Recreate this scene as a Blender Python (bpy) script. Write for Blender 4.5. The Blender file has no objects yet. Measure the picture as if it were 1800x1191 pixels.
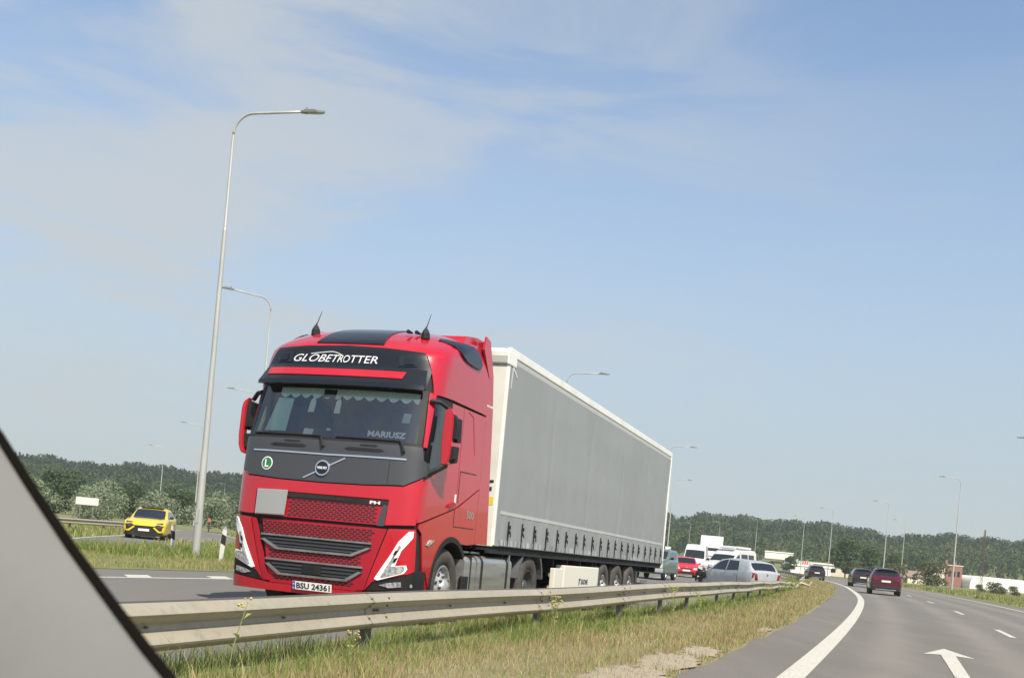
import bpy, bmesh, math, random
import numpy as np
from mathutils import Vector, Matrix
from mathutils.geometry import tessellate_polygon
random.seed(7); RNG = np.random.default_rng(11)
R = math.radians
scene = bpy.context.scene
COL = scene.collection

# ---------------------------------------------------------------- camera
CAM_H = 1.155
cam = bpy.data.cameras.new('camera')
cam.sensor_width = 36.0; cam.lens = 39.62; cam.shift_y = 0.1984
cam.clip_start = 0.05; cam.clip_end = 6000
cam.dof.use_dof = True; cam.dof.focus_distance = 22.0; cam.dof.aperture_fstop = 16.0
camo = bpy.data.objects.new('camera', cam); COL.objects.link(camo)
camo.matrix_world = Matrix.Translation((0, 0, CAM_H)) @ Matrix.Rotation(R(90), 4, 'X') @ Matrix.Rotation(R(5.141), 4, 'Z')
scene.camera = camo

# ---------------------------------------------------------------- light
SUN_EL = 50.0
SUN_DIR = Vector((0.42, -0.90, 0)).normalized()           # horizontal direction towards the sun
sun_az = math.atan2(SUN_DIR.x, SUN_DIR.y)                 # from +Y clockwise
w = bpy.data.worlds.new("World"); scene.world = w; w.use_nodes = True
nt = w.node_tree; N = nt.nodes; L = nt.links
for n in list(N): N.remove(n)
out = N.new('ShaderNodeOutputWorld'); bg = N.new('ShaderNodeBackground'); bg.inputs['Strength'].default_value = 0.142
sky = N.new('ShaderNodeTexSky'); sky.sky_type = 'NISHITA'; sky.sun_disc = False
sky.sun_elevation = R(SUN_EL); sky.sun_rotation = sun_az
sky.air_density = 1.0; sky.dust_density = 1.1; sky.ozone_density = 1.5; sky.altitude = 100
tc = N.new('ShaderNodeTexCoord')
def wnoise(scale_vec, rot, scale, detail, rough, dist=0.0):
    mp = N.new('ShaderNodeMapping'); mp.inputs['Scale'].default_value = scale_vec; mp.inputs['Rotation'].default_value = rot
    L.new(tc.outputs['Generated'], mp.inputs['Vector'])
    no = N.new('ShaderNodeTexNoise'); no.inputs['Scale'].default_value = scale; no.inputs['Detail'].default_value = detail
    no.inputs['Roughness'].default_value = rough; no.inputs['Distortion'].default_value = dist
    L.new(mp.outputs[0], no.inputs['Vector']); return no.outputs['Fac']
def wramp(fac, a, b, va=0.0, vb=1.0):
    mr = N.new('ShaderNodeMapRange'); mr.inputs['From Min'].default_value = a; mr.inputs['From Max'].default_value = b
    mr.inputs['To Min'].default_value = va; mr.inputs['To Max'].default_value = vb; mr.interpolation_type = 'SMOOTHSTEP'
    L.new(fac, mr.inputs['Value']); return mr.outputs[0]
def wmath(op, a, b):
    m = N.new('ShaderNodeMath'); m.operation = op
    for i, v in enumerate((a, b)):
        if isinstance(v, (int, float)): m.inputs[i].default_value = v
        else: L.new(v, m.inputs[i])
    return m.outputs[0]
streak = wramp(wnoise((1.0, 1.0, 4.2), (R(12), R(-16), R(10)), 3.0, 8, 0.58, 0.6), 0.43, 0.66)
broad = wramp(wnoise((1.0, 1.0, 2.2), (R(0), R(-14), R(40)), 1.5, 3, 0.5), 0.33, 0.68)
sep = N.new('ShaderNodeSeparateXYZ'); L.new(tc.outputs['Generated'], sep.inputs[0])
side = wramp(sep.outputs['X'], 0.42, -0.30, 0.10, 1.0)          # the veil of cirrus is thicker towards the west
vz = wramp(sep.outputs['Z'], 0.02, 0.46, 1.0, 0.0)
cl = wmath('MULTIPLY', wmath('ADD', wmath('MULTIPLY', streak, 0.72), wmath('MULTIPLY', broad, 0.30)), side)
cls_ = wmath('MINIMUM', wmath('MULTIPLY', cl, 0.95), 0.9); cl = wmath('MULTIPLY', vz, 0.84)
mx = N.new('ShaderNodeMix'); mx.data_type = 'RGBA'
L.new(cl, mx.inputs['Factor']); tint = N.new('ShaderNodeMix'); tint.data_type = 'RGBA'; tint.blend_type = 'MULTIPLY'; tint.inputs['Factor'].default_value = 1.0; L.new(sky.outputs[0], tint.inputs['A']); tint.inputs['B'].default_value = (1.02, 1.02, 1.0, 1); L.new(tint.outputs['Result'], mx.inputs['A']); mx.inputs['B'].default_value = (2.35, 2.72, 3.05, 1)
m2 = N.new('ShaderNodeMix'); m2.data_type = 'RGBA'; L.new(cls_, m2.inputs['Factor']); L.new(mx.outputs['Result'], m2.inputs['A']); m2.inputs['B'].default_value = (3.12, 3.32, 3.48, 1); L.new(m2.outputs['Result'], bg.inputs['Color']); L.new(bg.outputs[0], out.inputs['Surface'])

sl = bpy.data.lights.new('sun', 'SUN'); sl.energy = 5.0; sl.angle = R(0.6); sl.color = (1.0, 0.92, 0.78)
so = bpy.data.objects.new('sun', sl); COL.objects.link(so)
d = Vector((SUN_DIR.x * math.cos(R(SUN_EL)), SUN_DIR.y * math.cos(R(SUN_EL)), math.sin(R(SUN_EL))))
so.rotation_euler = d.to_track_quat('Z', 'Y').to_euler(); so.location = (0, -20, 40)
scene.view_settings.view_transform = 'Standard'; scene.view_settings.look = 'None'
scene.view_settings.exposure = 0.40; scene.view_settings.gamma = 1.0
scene.cycles.max_bounces = 8; scene.cycles.transparent_max_bounces = 24
scene.cycles.volume_bounces = 1

# ---------------------------------------------------------------- materials
MATS = {}
def mat(name, color, rough=0.6, metal=0.0, coat=0.0, spec=0.5, noise=None, bump=None, emit=None):
    """noise=(scale, amount, second colour) or list of such; bump=(scale, strength)"""
    if name in MATS: return MATS[name]
    m = bpy.data.materials.new(name); m.use_nodes = True; MATS[name] = m
    n = m.node_tree.nodes; l = m.node_tree.links; b = n['Principled BSDF']
    b.inputs['Base Color'].default_value = (*color, 1); b.inputs['Roughness'].default_value = rough
    b.inputs['Metallic'].default_value = metal; b.inputs['Coat Weight'].default_value = coat
    b.inputs['Coat Roughness'].default_value = 0.04
    b.inputs['Specular IOR Level'].default_value = spec
    t = n.new('ShaderNodeTexCoord')
    if noise:
        prev = None
        for (sc, lo, hi, c2) in noise:
            no = n.new('ShaderNodeTexNoise'); no.inputs['Detail'].default_value = 6; no.inputs['Roughness'].default_value = 0.6
            mp = n.new('ShaderNodeMapping'); mp.inputs['Scale'].default_value = sc if isinstance(sc, tuple) else (sc, sc, sc)
            l.new(t.outputs['Object'], mp.inputs[0]); l.new(mp.outputs[0], no.inputs['Vector']); no.inputs['Scale'].default_value = 1
            mr = n.new('ShaderNodeMapRange'); mr.inputs['From Min'].default_value = lo; mr.inputs['From Max'].default_value = hi
            l.new(no.outputs['Fac'], mr.inputs['Value'])
            x = n.new('ShaderNodeMix'); x.data_type = 'RGBA'
            l.new(mr.outputs[0], x.inputs['Factor'])
            if prev: l.new(prev, x.inputs['A'])
            else: x.inputs['A'].default_value = (*color, 1)
            x.inputs['B'].default_value = (*c2, 1); prev = x.outputs['Result']
        l.new(prev, b.inputs['Base Color'])
    if bump:
        no = n.new('ShaderNodeTexNoise'); no.inputs['Scale'].default_value = bump[0]; no.inputs['Detail'].default_value = 5
        bp = n.new('ShaderNodeBump'); bp.inputs['Strength'].default_value = bump[1]; bp.inputs['Distance'].default_value = bump[2] if len(bump) > 2 else 0.02
        l.new(t.outputs['Object'], no.inputs['Vector']); l.new(no.outputs['Fac'], bp.inputs['Height']); l.new(bp.outputs[0], b.inputs['Normal'])
    if emit:
        b.inputs['Emission Color'].default_value = (*emit[0], 1); b.inputs['Emission Strength'].default_value = emit[1]
    return m

def leafmat(name, color, c2, sc, tr=0.35):
    m = mat(name, color, 0.75, noise=[(sc, .35, .65, c2)]); n = m.node_tree.nodes; l = m.node_tree.links
    o = n['Material Output']; b = n['Principled BSDF']; t = n.new('ShaderNodeBsdfTranslucent'); x = n.new('ShaderNodeMixShader'); x.inputs[0].default_value = tr
    src = b.inputs['Base Color'].links[0].from_socket; l.new(src, t.inputs['Color']); l.new(b.outputs[0], x.inputs[1]); l.new(t.outputs[0], x.inputs[2]); l.new(x.outputs[0], o.inputs[0]); return m
def glass_mat(name, tint, gloss=0.08):
    m = bpy.data.materials.new(name); m.use_nodes = True; n = m.node_tree.nodes; l = m.node_tree.links
    for x in list(n): n.remove(x)
    o = n.new('ShaderNodeOutputMaterial'); mixs = n.new('ShaderNodeMixShader'); tr = n.new('ShaderNodeBsdfTransparent')
    tr.inputs[0].default_value = (*tint, 1); gl = n.new('ShaderNodeBsdfGlossy'); gl.inputs['Roughness'].default_value = 0.02
    lw = n.new('ShaderNodeFresnel'); lw.inputs['IOR'].default_value = 1.6
    ad = n.new('ShaderNodeMath'); ad.operation = 'ADD'; ad.inputs[1].default_value = gloss; l.new(lw.outputs[0], ad.inputs[0])
    l.new(ad.outputs[0], mixs.inputs[0]); l.new(tr.outputs[0], mixs.inputs[1]); l.new(gl.outputs[0], mixs.inputs[2])
    l.new(mixs.outputs[0], o.inputs[0]); return m

M_red = mat('truck_red', (0.44, 0.004, 0.015), 0.25, coat=0.8, noise=[(0.8, 0.4, 0.75, (0.39, 0.006, 0.018)), ((2, 2, 7), 0.62, 0.85, (0.36, 0.03, 0.035))])
M_redmat = mat('truck_red_plastic', (0.34, 0.006, 0.018), 0.45)
M_grey = mat('dark_grey_plastic', (0.045, 0.047, 0.052), 0.42, coat=0.15, bump=(30, 0.02))
M_panel = mat('black_gloss_panel', (0.010, 0.012, 0.016), 0.22, coat=0.25, spec=0.35)
M_black = mat('black_plastic', (0.012, 0.013, 0.015), 0.6, spec=0.3, noise=[(3, 0.4, 0.7, (0.024, 0.023, 0.021))])
M_dark = mat('matt_black', (0.012, 0.012, 0.014), 0.8)  # plain dull black for shell, chassis, seams and small fittings
M_tyre = mat('tyre_rubber', (0.045, 0.042, 0.038), 0.85, noise=[(6, 0.4, 0.7, (0.085, 0.075, 0.062))], bump=(40, 0.1))
M_rim = mat('wheel_steel', (0.62, 0.62, 0.60), 0.35, metal=0.6, noise=[(9, 0.45, 0.7, (0.35, 0.33, 0.30))])
M_rimdark = mat('dark_hub', (0.10, 0.10, 0.10), 0.5, metal=0.5)
M_chrome = mat('bright_trim', (0.72, 0.73, 0.75), 0.22, metal=0.9)
M_white = mat('white_paint', (0.74, 0.73, 0.68), 0.4, coat=0.2, noise=[(1.5, 0.45, 0.75, (0.62, 0.60, 0.54))])
M_whitep = mat('white_lettering', (0.75, 0.76, 0.77), 0.4)
M_alu = mat('brushed_aluminium', (0.50, 0.50, 0.48), 0.38, metal=0.7, noise=[((1, 14, 14), 0.35, 0.7, (0.33, 0.32, 0.30))])
M_alud = mat('dull_aluminium', (0.26, 0.27, 0.27), 0.5, metal=0.5, noise=[(4, 0.4, 0.7, (0.17, 0.17, 0.165))])
M_curtain = mat('grey_tarpaulin', (0.255, 0.27, 0.27), 0.5, noise=[((0.35, 1, 0.6), 0.35, 0.7, (0.235, 0.248, 0.248)), ((1.2, 3, 1.2), 0.55, 0.9, (0.285, 0.30, 0.295)), ((2.5, 1, .22), 0.62, 0.85, (0.235, 0.242, 0.238))], bump=(0.8, 0.18, 0.05))
M_band = mat('light_grey_stripe', (0.42, 0.43, 0.42), 0.55)
M_glass = glass_mat('windscreen_glass', (0.90, 0.96, 0.93), 0.10)
M_carglass = mat('tinted_glass', (0.012, 0.015, 0.018), 0.06, coat=0.4)
M_lampglass = mat('lamp_lens', (0.60, 0.62, 0.62), 0.12, metal=0.35, noise=[(25, 0.4, 0.6, (0.24, 0.25, 0.27))])
M_led = mat('white_light_strip', (0.86, 0.87, 0.86), 0.25)
M_plate = mat('number_plate_white', (0.76, 0.76, 0.72), 0.4)
M_blue = mat('plate_blue', (0.02, 0.06, 0.35), 0.4)
M_galv = mat('galvanised_steel', (0.36, 0.325, 0.245), 0.5, metal=0.15, noise=[((0.6, 0.6, 3), 0.35, 0.7, (0.30, 0.27, 0.205)), ((2.2, 2.2, .5), 0.55, 0.8, (0.26, 0.235, 0.185)), (14, 0.5, 0.8, (0.25, 0.23, 0.18))], bump=(60, 0.04))
M_galvd = mat('weathered_post_steel', (0.11, 0.11, 0.105), 0.6, metal=0.3, noise=[(8, 0.4, 0.7, (0.12, 0.115, 0.10))])
M_pole = mat('pole_zinc', (0.46, 0.46, 0.44), 0.5, metal=0.25, noise=[((6, 6, 0.6), 0.4, 0.7, (0.36, 0.36, 0.345))])
M_lamphead = mat('lamp_housing', (0.16, 0.16, 0.14), 0.5)
M_asph = mat('asphalt', (0.178, 0.161, 0.138), 0.85, noise=[((0.25, 0.05, 1), 0.35, 0.7, (0.142, 0.129, 0.113)), ((1.6, 0.25, 1), 0.45, 0.75, (0.21, 0.188, 0.162)), (40, 0.35, 0.72, (0.105, 0.098, 0.09))], bump=(90, 0.35, 0.01))
M_asph2 = mat('older_asphalt', (0.165, 0.155, 0.14), 0.88, noise=[((0.4, 0.08, 1), 0.35, 0.7, (0.135, 0.127, 0.115)), (40, 0.4, 0.75, (0.115, 0.108, 0.098))], bump=(80, 0.3, 0.01))
def wear(m, centres, light, dark):
    # polished wheel paths and darker oil line between them, following the lanes
    n = m.node_tree.nodes; l = m.node_tree.links; b = n['Principled BSDF']; src = b.inputs['Base Color'].links[0].from_socket
    at = n.new('ShaderNodeAttribute'); at.attribute_name = 'ofs'; tc_ = n.new('ShaderNodeTexCoord'); no = n.new('ShaderNodeTexNoise'); no.inputs['Scale'].default_value = .35; no.inputs['Detail'].default_value = 4; l.new(tc_.outputs['Object'], no.inputs['Vector'])
    prev = src
    for c, col, wd_ in [(c, light, .38) for c in centres] + [((centres[i]+centres[i+1])/2, dark, .34) for i in range(0, len(centres)-1, 2)]:
        s_ = n.new('ShaderNodeMath'); s_.operation = 'SUBTRACT'; l.new(at.outputs['Fac'], s_.inputs[0]); s_.inputs[1].default_value = c
        a_ = n.new('ShaderNodeMath'); a_.operation = 'ABSOLUTE'; l.new(s_.outputs[0], a_.inputs[0])
        r_ = n.new('ShaderNodeMapRange'); r_.interpolation_type = 'SMOOTHSTEP'; r_.inputs['From Min'].default_value = wd_*1.5; r_.inputs['From Max'].default_value = 0; r_.inputs['To Max'].default_value = .75; l.new(a_.outputs[0], r_.inputs['Value'])
        k_ = n.new('ShaderNodeMath'); k_.operation = 'MULTIPLY'; l.new(r_.outputs[0], k_.inputs[0]); l.new(no.outputs['Fac'], k_.inputs[1])
        x_ = n.new('ShaderNodeMix'); x_.data_type = 'RGBA'; l.new(k_.outputs[0], x_.inputs['Factor']); l.new(prev, x_.inputs['A']); x_.inputs['B'].default_value = (*col, 1); prev = x_.outputs['Result']
    l.new(prev, b.inputs['Base Color'])
wear(M_asph, [-.95, -2.75, -4.65, -6.4], (.235, .212, .182), (.125, .113, .098))
M_line = mat('road_paint', (0.53, 0.51, 0.44), 0.7, noise=[(22, 0.48, 0.62, (0.36, 0.345, 0.30)), ((2, 0.6, 1), 0.5, 0.8, (0.45, 0.43, 0.375))])
M_soil = mat('verge_soil', (0.20, 0.17, 0.085), 0.95, noise=[(1.5, 0.35, 0.65, (0.13, 0.135, 0.05)), (12, 0.45, 0.7, (0.26, 0.22, 0.12))], bump=(8, 0.5, 0.05))
M_sand = mat('sandy_gravel', (0.26, 0.215, 0.145), 0.95, noise=[(3.5, 0.42, 0.6, (0.18, 0.15, 0.095)), (14, 0.45, 0.6, (0.30, 0.25, 0.18)), (60, 0.45, 0.65, (0.40, 0.35, 0.28))], bump=(60, 0.6, 0.02))
M_ground = mat('meadow_ground', (0.14, 0.155, 0.05), 0.95, noise=[(0.06, 0.35, 0.65, (0.20, 0.185, 0.085)), (0.9, 0.4, 0.7, (0.10, 0.125, 0.04))], bump=(3, 0.6, 0.08))
M_hill = mat('hill_ground', (0.035, 0.055, 0.02), 0.95, noise=[(0.05, 0.4, 0.7, (0.05, 0.07, 0.03))])

# ---------------------------------------------------------------- object helpers
def newobj(name, verts, faces, material, parent=None, smooth=False):
    me = bpy.data.meshes.new(name); me.from_pydata([tuple(v) for v in verts], [], [tuple(f) for f in faces]); me.update()
    if smooth: me.polygons.foreach_set('use_smooth', [True] * len(me.polygons))
    if isinstance(material, (list, tuple)):
        for m in material: me.materials.append(m)
    else: me.materials.append(material)
    o = bpy.data.objects.new(name, me); COL.objects.link(o)
    if parent: o.parent = parent
    return o
def bignp(name, V, F, material, mats=None, midx=None):
    """numpy mesh: V (n,3), F (m,k) same-size faces"""
    me = bpy.data.meshes.new(name); k = F.shape[1]
    me.vertices.add(len(V)); me.vertices.foreach_set('co', V.astype(np.float32).ravel())
    me.loops.add(F.size); me.loops.foreach_set('vertex_index', F.astype(np.int32).ravel())
    me.polygons.add(len(F)); me.polygons.foreach_set('loop_start', np.arange(0, F.size, k, dtype=np.int32))
    me.polygons.foreach_set('loop_total', np.full(len(F), k, dtype=np.int32))
    for m in (mats or [material]): me.materials.append(m)
    if midx is not None: me.polygons.foreach_set('material_index', midx.astype(np.int32))
    me.update(calc_edges=True); me.validate()
    o = bpy.data.objects.new(name, me); COL.objects.link(o); return o
def tag(o, label=None, cat=None, group=None, kind=None):
    if label: o['label'] = label
    if cat: o['category'] = cat
    if group: o['group'] = group
    if kind: o['kind'] = kind
    return o
def empty(name, M, label, cat, group=None):
    o = bpy.data.objects.new(name, None); COL.objects.link(o); o.empty_display_size = 0.3
    o.matrix_world = M if isinstance(M, Matrix) else Matrix.Translation(M)
    return tag(o, label, cat, group)
def copy_tree(o, parent=None):
    c = o.copy(); COL.objects.link(c); c.parent = parent
    for ch in o.children: copy_tree(ch, c)
    return c
class MB:
    def __init__(s): s.v = []; s.f = []
    def add(s, vs, fs):
        b = len(s.v); s.v += [tuple(x) for x in vs]; s.f += [tuple(i + b for i in f) for f in fs]; return s
    def box(s, x0, x1, y0, y1, z0, z1, bev=0.0):
        if bev <= 0:
            return s.add([(x0,y0,z0),(x1,y0,z0),(x1,y1,z0),(x0,y1,z0),(x0,y0,z1),(x1,y0,z1),(x1,y1,z1),(x0,y1,z1)],
                  [(0,3,2,1),(4,5,6,7),(0,1,5,4),(1,2,6,5),(2,3,7,6),(3,0,4,7)])
        bm = bmesh.new(); r = bmesh.ops.create_cube(bm, size=1)
        for v in bm.verts: v.co = ((x0+x1)/2 + v.co.x*(x1-x0), (y0+y1)/2 + v.co.y*(y1-y0), (z0+z1)/2 + v.co.z*(z1-z0))
        bmesh.ops.bevel(bm, geom=bm.edges[:], offset=min(bev, .45*min(x1-x0, y1-y0, z1-z0)), segments=2, affect='EDGES', profile=0.5)
        bm.verts.index_update(); s.add([v.co[:] for v in bm.verts], [[v.index for v in f.verts] for f in bm.faces]); bm.free(); return s
    def tube(s, pts, rad, n=8, cap=True):
        P = [Vector(p) for p in pts]; rad = rad if isinstance(rad, (list, tuple)) else [rad]*len(P)
        rings = []; prev = None
        for i, p in enumerate(P):
            t = (P[min(i+1, len(P)-1)] - P[max(i-1, 0)]).normalized()
            if prev is None:
                a = Vector((0,0,1)) if abs(t.z) < .9 else Vector((1,0,0)); x = t.cross(a).normalized()
            else: x = (prev - t*prev.dot(t)).normalized()
            prev = x; y = t.cross(x)
            rings.append([p + x*rad[i]*math.cos(2*math.pi*k/n) + y*rad[i]*math.sin(2*math.pi*k/n) for k in range(n)])
        vs = [v for r in rings for v in r]; fs = []
        for i in range(len(P)-1):
            for k in range(n): fs.append((i*n+k, i*n+(k+1)%n, (i+1)*n+(k+1)%n, (i+1)*n+k))
        if cap: fs.append(tuple(range(n))[::-1]); fs.append(tuple((len(P)-1)*n+k for k in range(n)))
        return s.add(vs, fs)
    def prism(s, poly, axis, a0, a1):
        """poly of 2D points extruded along axis: 'y' -> poly in (x,z); 'x' -> (y,z); 'z' -> (x,y)"""
        n = len(poly)
        def P(p, a): return {'y': (p[0], a, p[1]), 'x': (a, p[0], p[1]), 'z': (p[0], p[1], a)}[axis]
        vs = [P(p, a0) for p in poly] + [P(p, a1) for p in poly]
        tris = tessellate_polygon([[Vector((p[0], p[1], 0)) for p in poly]])
        fs = [tuple(t) for t in tris] + [tuple(n+i for i in t[::-1]) for t in tris] + [(i, (i+1)%n, n+(i+1)%n, n+i) for i in range(n)]
        return s.add(vs, fs)
    def lathe(s, prof, c, axis='y', n=28):
        """prof [(r, a)]; revolve round axis through c"""
        vs = []; fs = []
        for r, a in prof:
            for k in range(n):
                t = 2*math.pi*k/n; x, z = r*math.cos(t), r*math.sin(t)
                vs.append({'y': (c[0]+x, c[1]+a, c[2]+z), 'z': (c[0]+x, c[1]+z, c[2]+a), 'x': (c[0]+a, c[1]+x, c[2]+z)}[axis])
        for i in range(len(prof)-1):
            for k in range(n): fs.append((i*n+k, i*n+(k+1)%n, (i+1)*n+(k+1)%n, (i+1)*n+k))
        return s.add(vs, fs)
    def build(s, name, material, parent=None, smooth=False, normals=True):
        o = newobj(name, s.v, s.f, material, parent, smooth)
        if normals:
            bm = bmesh.new(); bm.from_mesh(o.data); bmesh.ops.recalc_face_normals(bm, faces=bm.faces[:]); bm.to_mesh(o.data); bm.free()
        return o
def autosmooth(o, ang=35):
    me = o.data
    me.polygons.foreach_set('use_smooth', [True]*len(me.polygons))
    bm = bmesh.new(); bm.from_mesh(me)
    for e in bm.edges:
        if len(e.link_faces) != 2 or e.calc_face_angle(0) > R(ang): e.smooth = False
    bm.to_mesh(me); bm.free(); return o

def patch(name, poly, mapf, off0, off1, step, material, parent=None, smooth=True):
    """a thin panel: 2D polygon diced by a grid, mapped by mapf(a,b,off) on to a curved skin, between offsets off0 and off1"""
    bm = bmesh.new(); vs = [bm.verts.new((p[0], p[1], 0)) for p in poly]
    for t in tessellate_polygon([[Vector((p[0], p[1], 0)) for p in poly]]):
        try: bm.faces.new([vs[i] for i in t])
        except ValueError: pass
    for ax in (0, 1):
        lo = min(p[ax] for p in poly); hi = max(p[ax] for p in poly); st = step if not isinstance(step, tuple) else step[ax]
        k = math.ceil(lo/st)
        while k*st < hi:
            co = [0,0,0]; no = [0,0,0]; co[ax] = k*st; no[ax] = 1
            bmesh.ops.bisect_plane(bm, geom=bm.verts[:]+bm.edges[:]+bm.faces[:], plane_co=co, plane_no=no, dist=1e-6); k += 1
    bmesh.ops.recalc_face_normals(bm, faces=bm.faces[:])
    if sum(f.normal.z for f in bm.faces) < 0: bmesh.ops.reverse_faces(bm, faces=bm.faces[:])
    bm.verts.index_update(); n = len(bm.verts)
    V = [mapf(v.co.x, v.co.y, off1) for v in bm.verts]; F = [[v.index for v in f.verts] for f in bm.faces]; nt_ = len(F)
    for e in bm.edges:
        if len(e.link_faces) == 1:
            f = e.link_faces[0]; a, b = e.verts
            for lp in f.loops:
                if lp.edge == e: a, b = lp.vert, lp.link_loop_next.vert
            i = len(V); V += [mapf(a.co.x, a.co.y, off1), mapf(b.co.x, b.co.y, off1), mapf(b.co.x, b.co.y, off0), mapf(a.co.x, a.co.y, off0)]
            F.append([i, i+3, i+2, i+1])
    bm.free(); o = newobj(name, V, F, material, parent)
    if smooth: o.data.polygons.foreach_set('use_smooth', [k < nt_ for k in range(len(F))])
    return o
_FC = {}
def text_mesh(s, bold=0.0):
    cu = bpy.data.curves.new('t', 'FONT'); cu.body = s; cu.size = 1; cu.offset = bold; cu.resolution_u = 3
    o = bpy.data.objects.new('t', cu); COL.objects.link(o)
    dg = bpy.context.evaluated_depsgraph_get(); me = bpy.data.meshes.new_from_object(o.evaluated_get(dg))
    V = [v.co[:] for v in me.vertices]; F = [list(p.vertices) for p in me.polygons]
    bpy.data.objects.remove(o); bpy.data.meshes.remove(me); return V, F
def lettering(name, s, x0, x1, z0, z1, mapf, off, material, parent, bold=0.01, shear=0.0):
    """text stretched to the rectangle (x0..x1, z0..z1) of the 2D panel coordinates"""
    V, F = text_mesh(s, bold); xs = [v[0] for v in V]; ys = [v[1] for v in V]; a, b, c, e = min(xs), max(xs), min(ys), max(ys)
    W = [mapf(x0 + (v[0]-a)/(b-a)*(x1-x0) + shear*(v[1]-c)/(e-c), z0 + (v[1]-c)/(e-c)*(z1-z0), off) for v in V]
    o = newobj(name, W, F, material, parent); return o

# ---------------------------------------------------------------- the road's plan: everything is laid out beside this line
REF = [(-16.5,-40),(-6.4,-13),(-3.2,-5),(-0.35,2.3),(3.05,11.83),(4.42,15.76),(5.92,20.14),(7.55,24.9),(9.9,32.0),(12.7,40.6),(17.0,54.44),(23.0,75.64),(29.3,99.16),(36.9,131.9),(43.5,168),(47.5,205),(49.5,245),(49.0,290),(45.5,340),(40,400)]
def catmull(P, n=10):
    P = [np.array(p, float) for p in P]; P = [2*P[0]-P[1]] + P + [2*P[-1]-P[-2]]; o = []
    for i in range(1, len(P)-2):
        for k in range(n):
            t = k/n; a, b, c, e = P[i-1], P[i], P[i+1], P[i+2]
            o.append(.5*((2*b)+(c-a)*t+(2*a-5*b+4*c-e)*t*t+(-a+3*b-3*c+e)*t**3))
    o.append(P[-2]); return np.array(o)
RC = catmull(REF, 8)
_l = np.concatenate([[0], np.cumsum(np.linalg.norm(np.diff(RC, axis=0), axis=1))]); _u = np.arange(0, _l[-1], 1.0)
RC = np.stack([np.interp(_u, _l, RC[:,0]), np.interp(_u, _l, RC[:,1])], 1)
for _ in range(2):      # even out the surveyed points
    _k = np.hanning(19); _k /= _k.sum(); _e = 9
    _p = np.concatenate([RC[0]+(RC[1]-RC[0])*np.arange(-_e, 0)[:, None], RC, RC[-1]+(RC[-1]-RC[-2])*np.arange(1, _e+1)[:, None]])
    RC = np.stack([np.convolve(_p[:, i], _k, 'valid') for i in (0, 1)], 1)
RL = np.concatenate([[0], np.cumsum(np.linalg.norm(np.diff(RC, axis=0), axis=1))])
RT = np.gradient(RC, axis=0); RT /= np.linalg.norm(RT, axis=1)[:, None]
def along(t): return np.array([np.interp(t, RL, RC[:,0]), np.interp(t, RL, RC[:,1])])
def tang(t): v = np.array([np.interp(t, RL, RT[:,0]), np.interp(t, RL, RT[:,1])]); return v/np.linalg.norm(v)
def off(t, o):
    """o metres to the left of the line"""
    p = along(t); v = tang(t); return p + o*np.array([-v[1], v[0]])
def t_at_y(y): return float(np.interp(y, RC[:,1], RL))
def offset_of(x, y):
    P = np.stack([np.atleast_1d(x), np.atleast_1d(y)], -1).astype(float); o = np.empty(len(P)); tt = np.empty(len(P))
    for i in range(0, len(P), 20000):
        q = P[i:i+20000]; dd = ((q[:,None,:]-RC[None])**2).sum(-1); j = dd.argmin(1)
        v = q - RC[j]; o[i:i+20000] = RT[j,0]*v[:,1] - RT[j,1]*v[:,0]; tt[i:i+20000] = RL[j] + (v*RT[j]).sum(1)
    return o, tt
def sstep(x, a, b): x = np.clip((x-a)/(b-a), 0, 1); return x*x*(3-2*x)
def gz(x, y, o=None):
    """height of the ground: our carriageway is level, the opposite one sinks gently"""
    x = np.atleast_1d(np.asarray(x, float)); y = np.atleast_1d(np.asarray(y, float))
    if o is None: o, _ = offset_of(x, y)
    g = -np.interp(y, [13.4, 16, 30, 38, 200], [0, -0.024, -0.168, -0.20, -0.20][::1]) * -1
    z = g*sstep(o, 1.6, 4.2) - 0.15*sstep(o, 15.5, 24)
    z += 0.05*sstep(o, 1.5, 2.1)*(1-sstep(o, 3.2, 4.0))
    return z
def rail_x(y): return np.interp(y, RC[:,1], RC[:,0]) - np.interp(y, [0, 6.6, 9.8, 13.5, 16, 20, 27, 31, 40, 52, 62, 70], [3.36, 3.39, 3.48, 3.47, 3.38, 3.25, 3.2, 3.22, 3.42, 3.65, 3.45, 3.6])
_ry = np.linspace(-4, 64, 60); _rx = rail_x(_ry)
_ro, _rt = offset_of(_rx, _ry); _ro = np.append(_ro, [4.1, 3.7, 3.6]); _rt = np.append(_rt, [_rt[-1]+12, _rt[-1]+30, _rt[-1]+600])
def railo(t): return np.interp(t, _rt, _ro)
_gt = [offset_of(rail_x(np.array([y])), np.array([y]))[1][0] for y in (0., 9., 12.5)]
def behind(t): return railo(t) + np.interp(t, _gt, [.40, .48, 1.0])
def gz1(x, y): return float(gz(x, y)[0])
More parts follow.
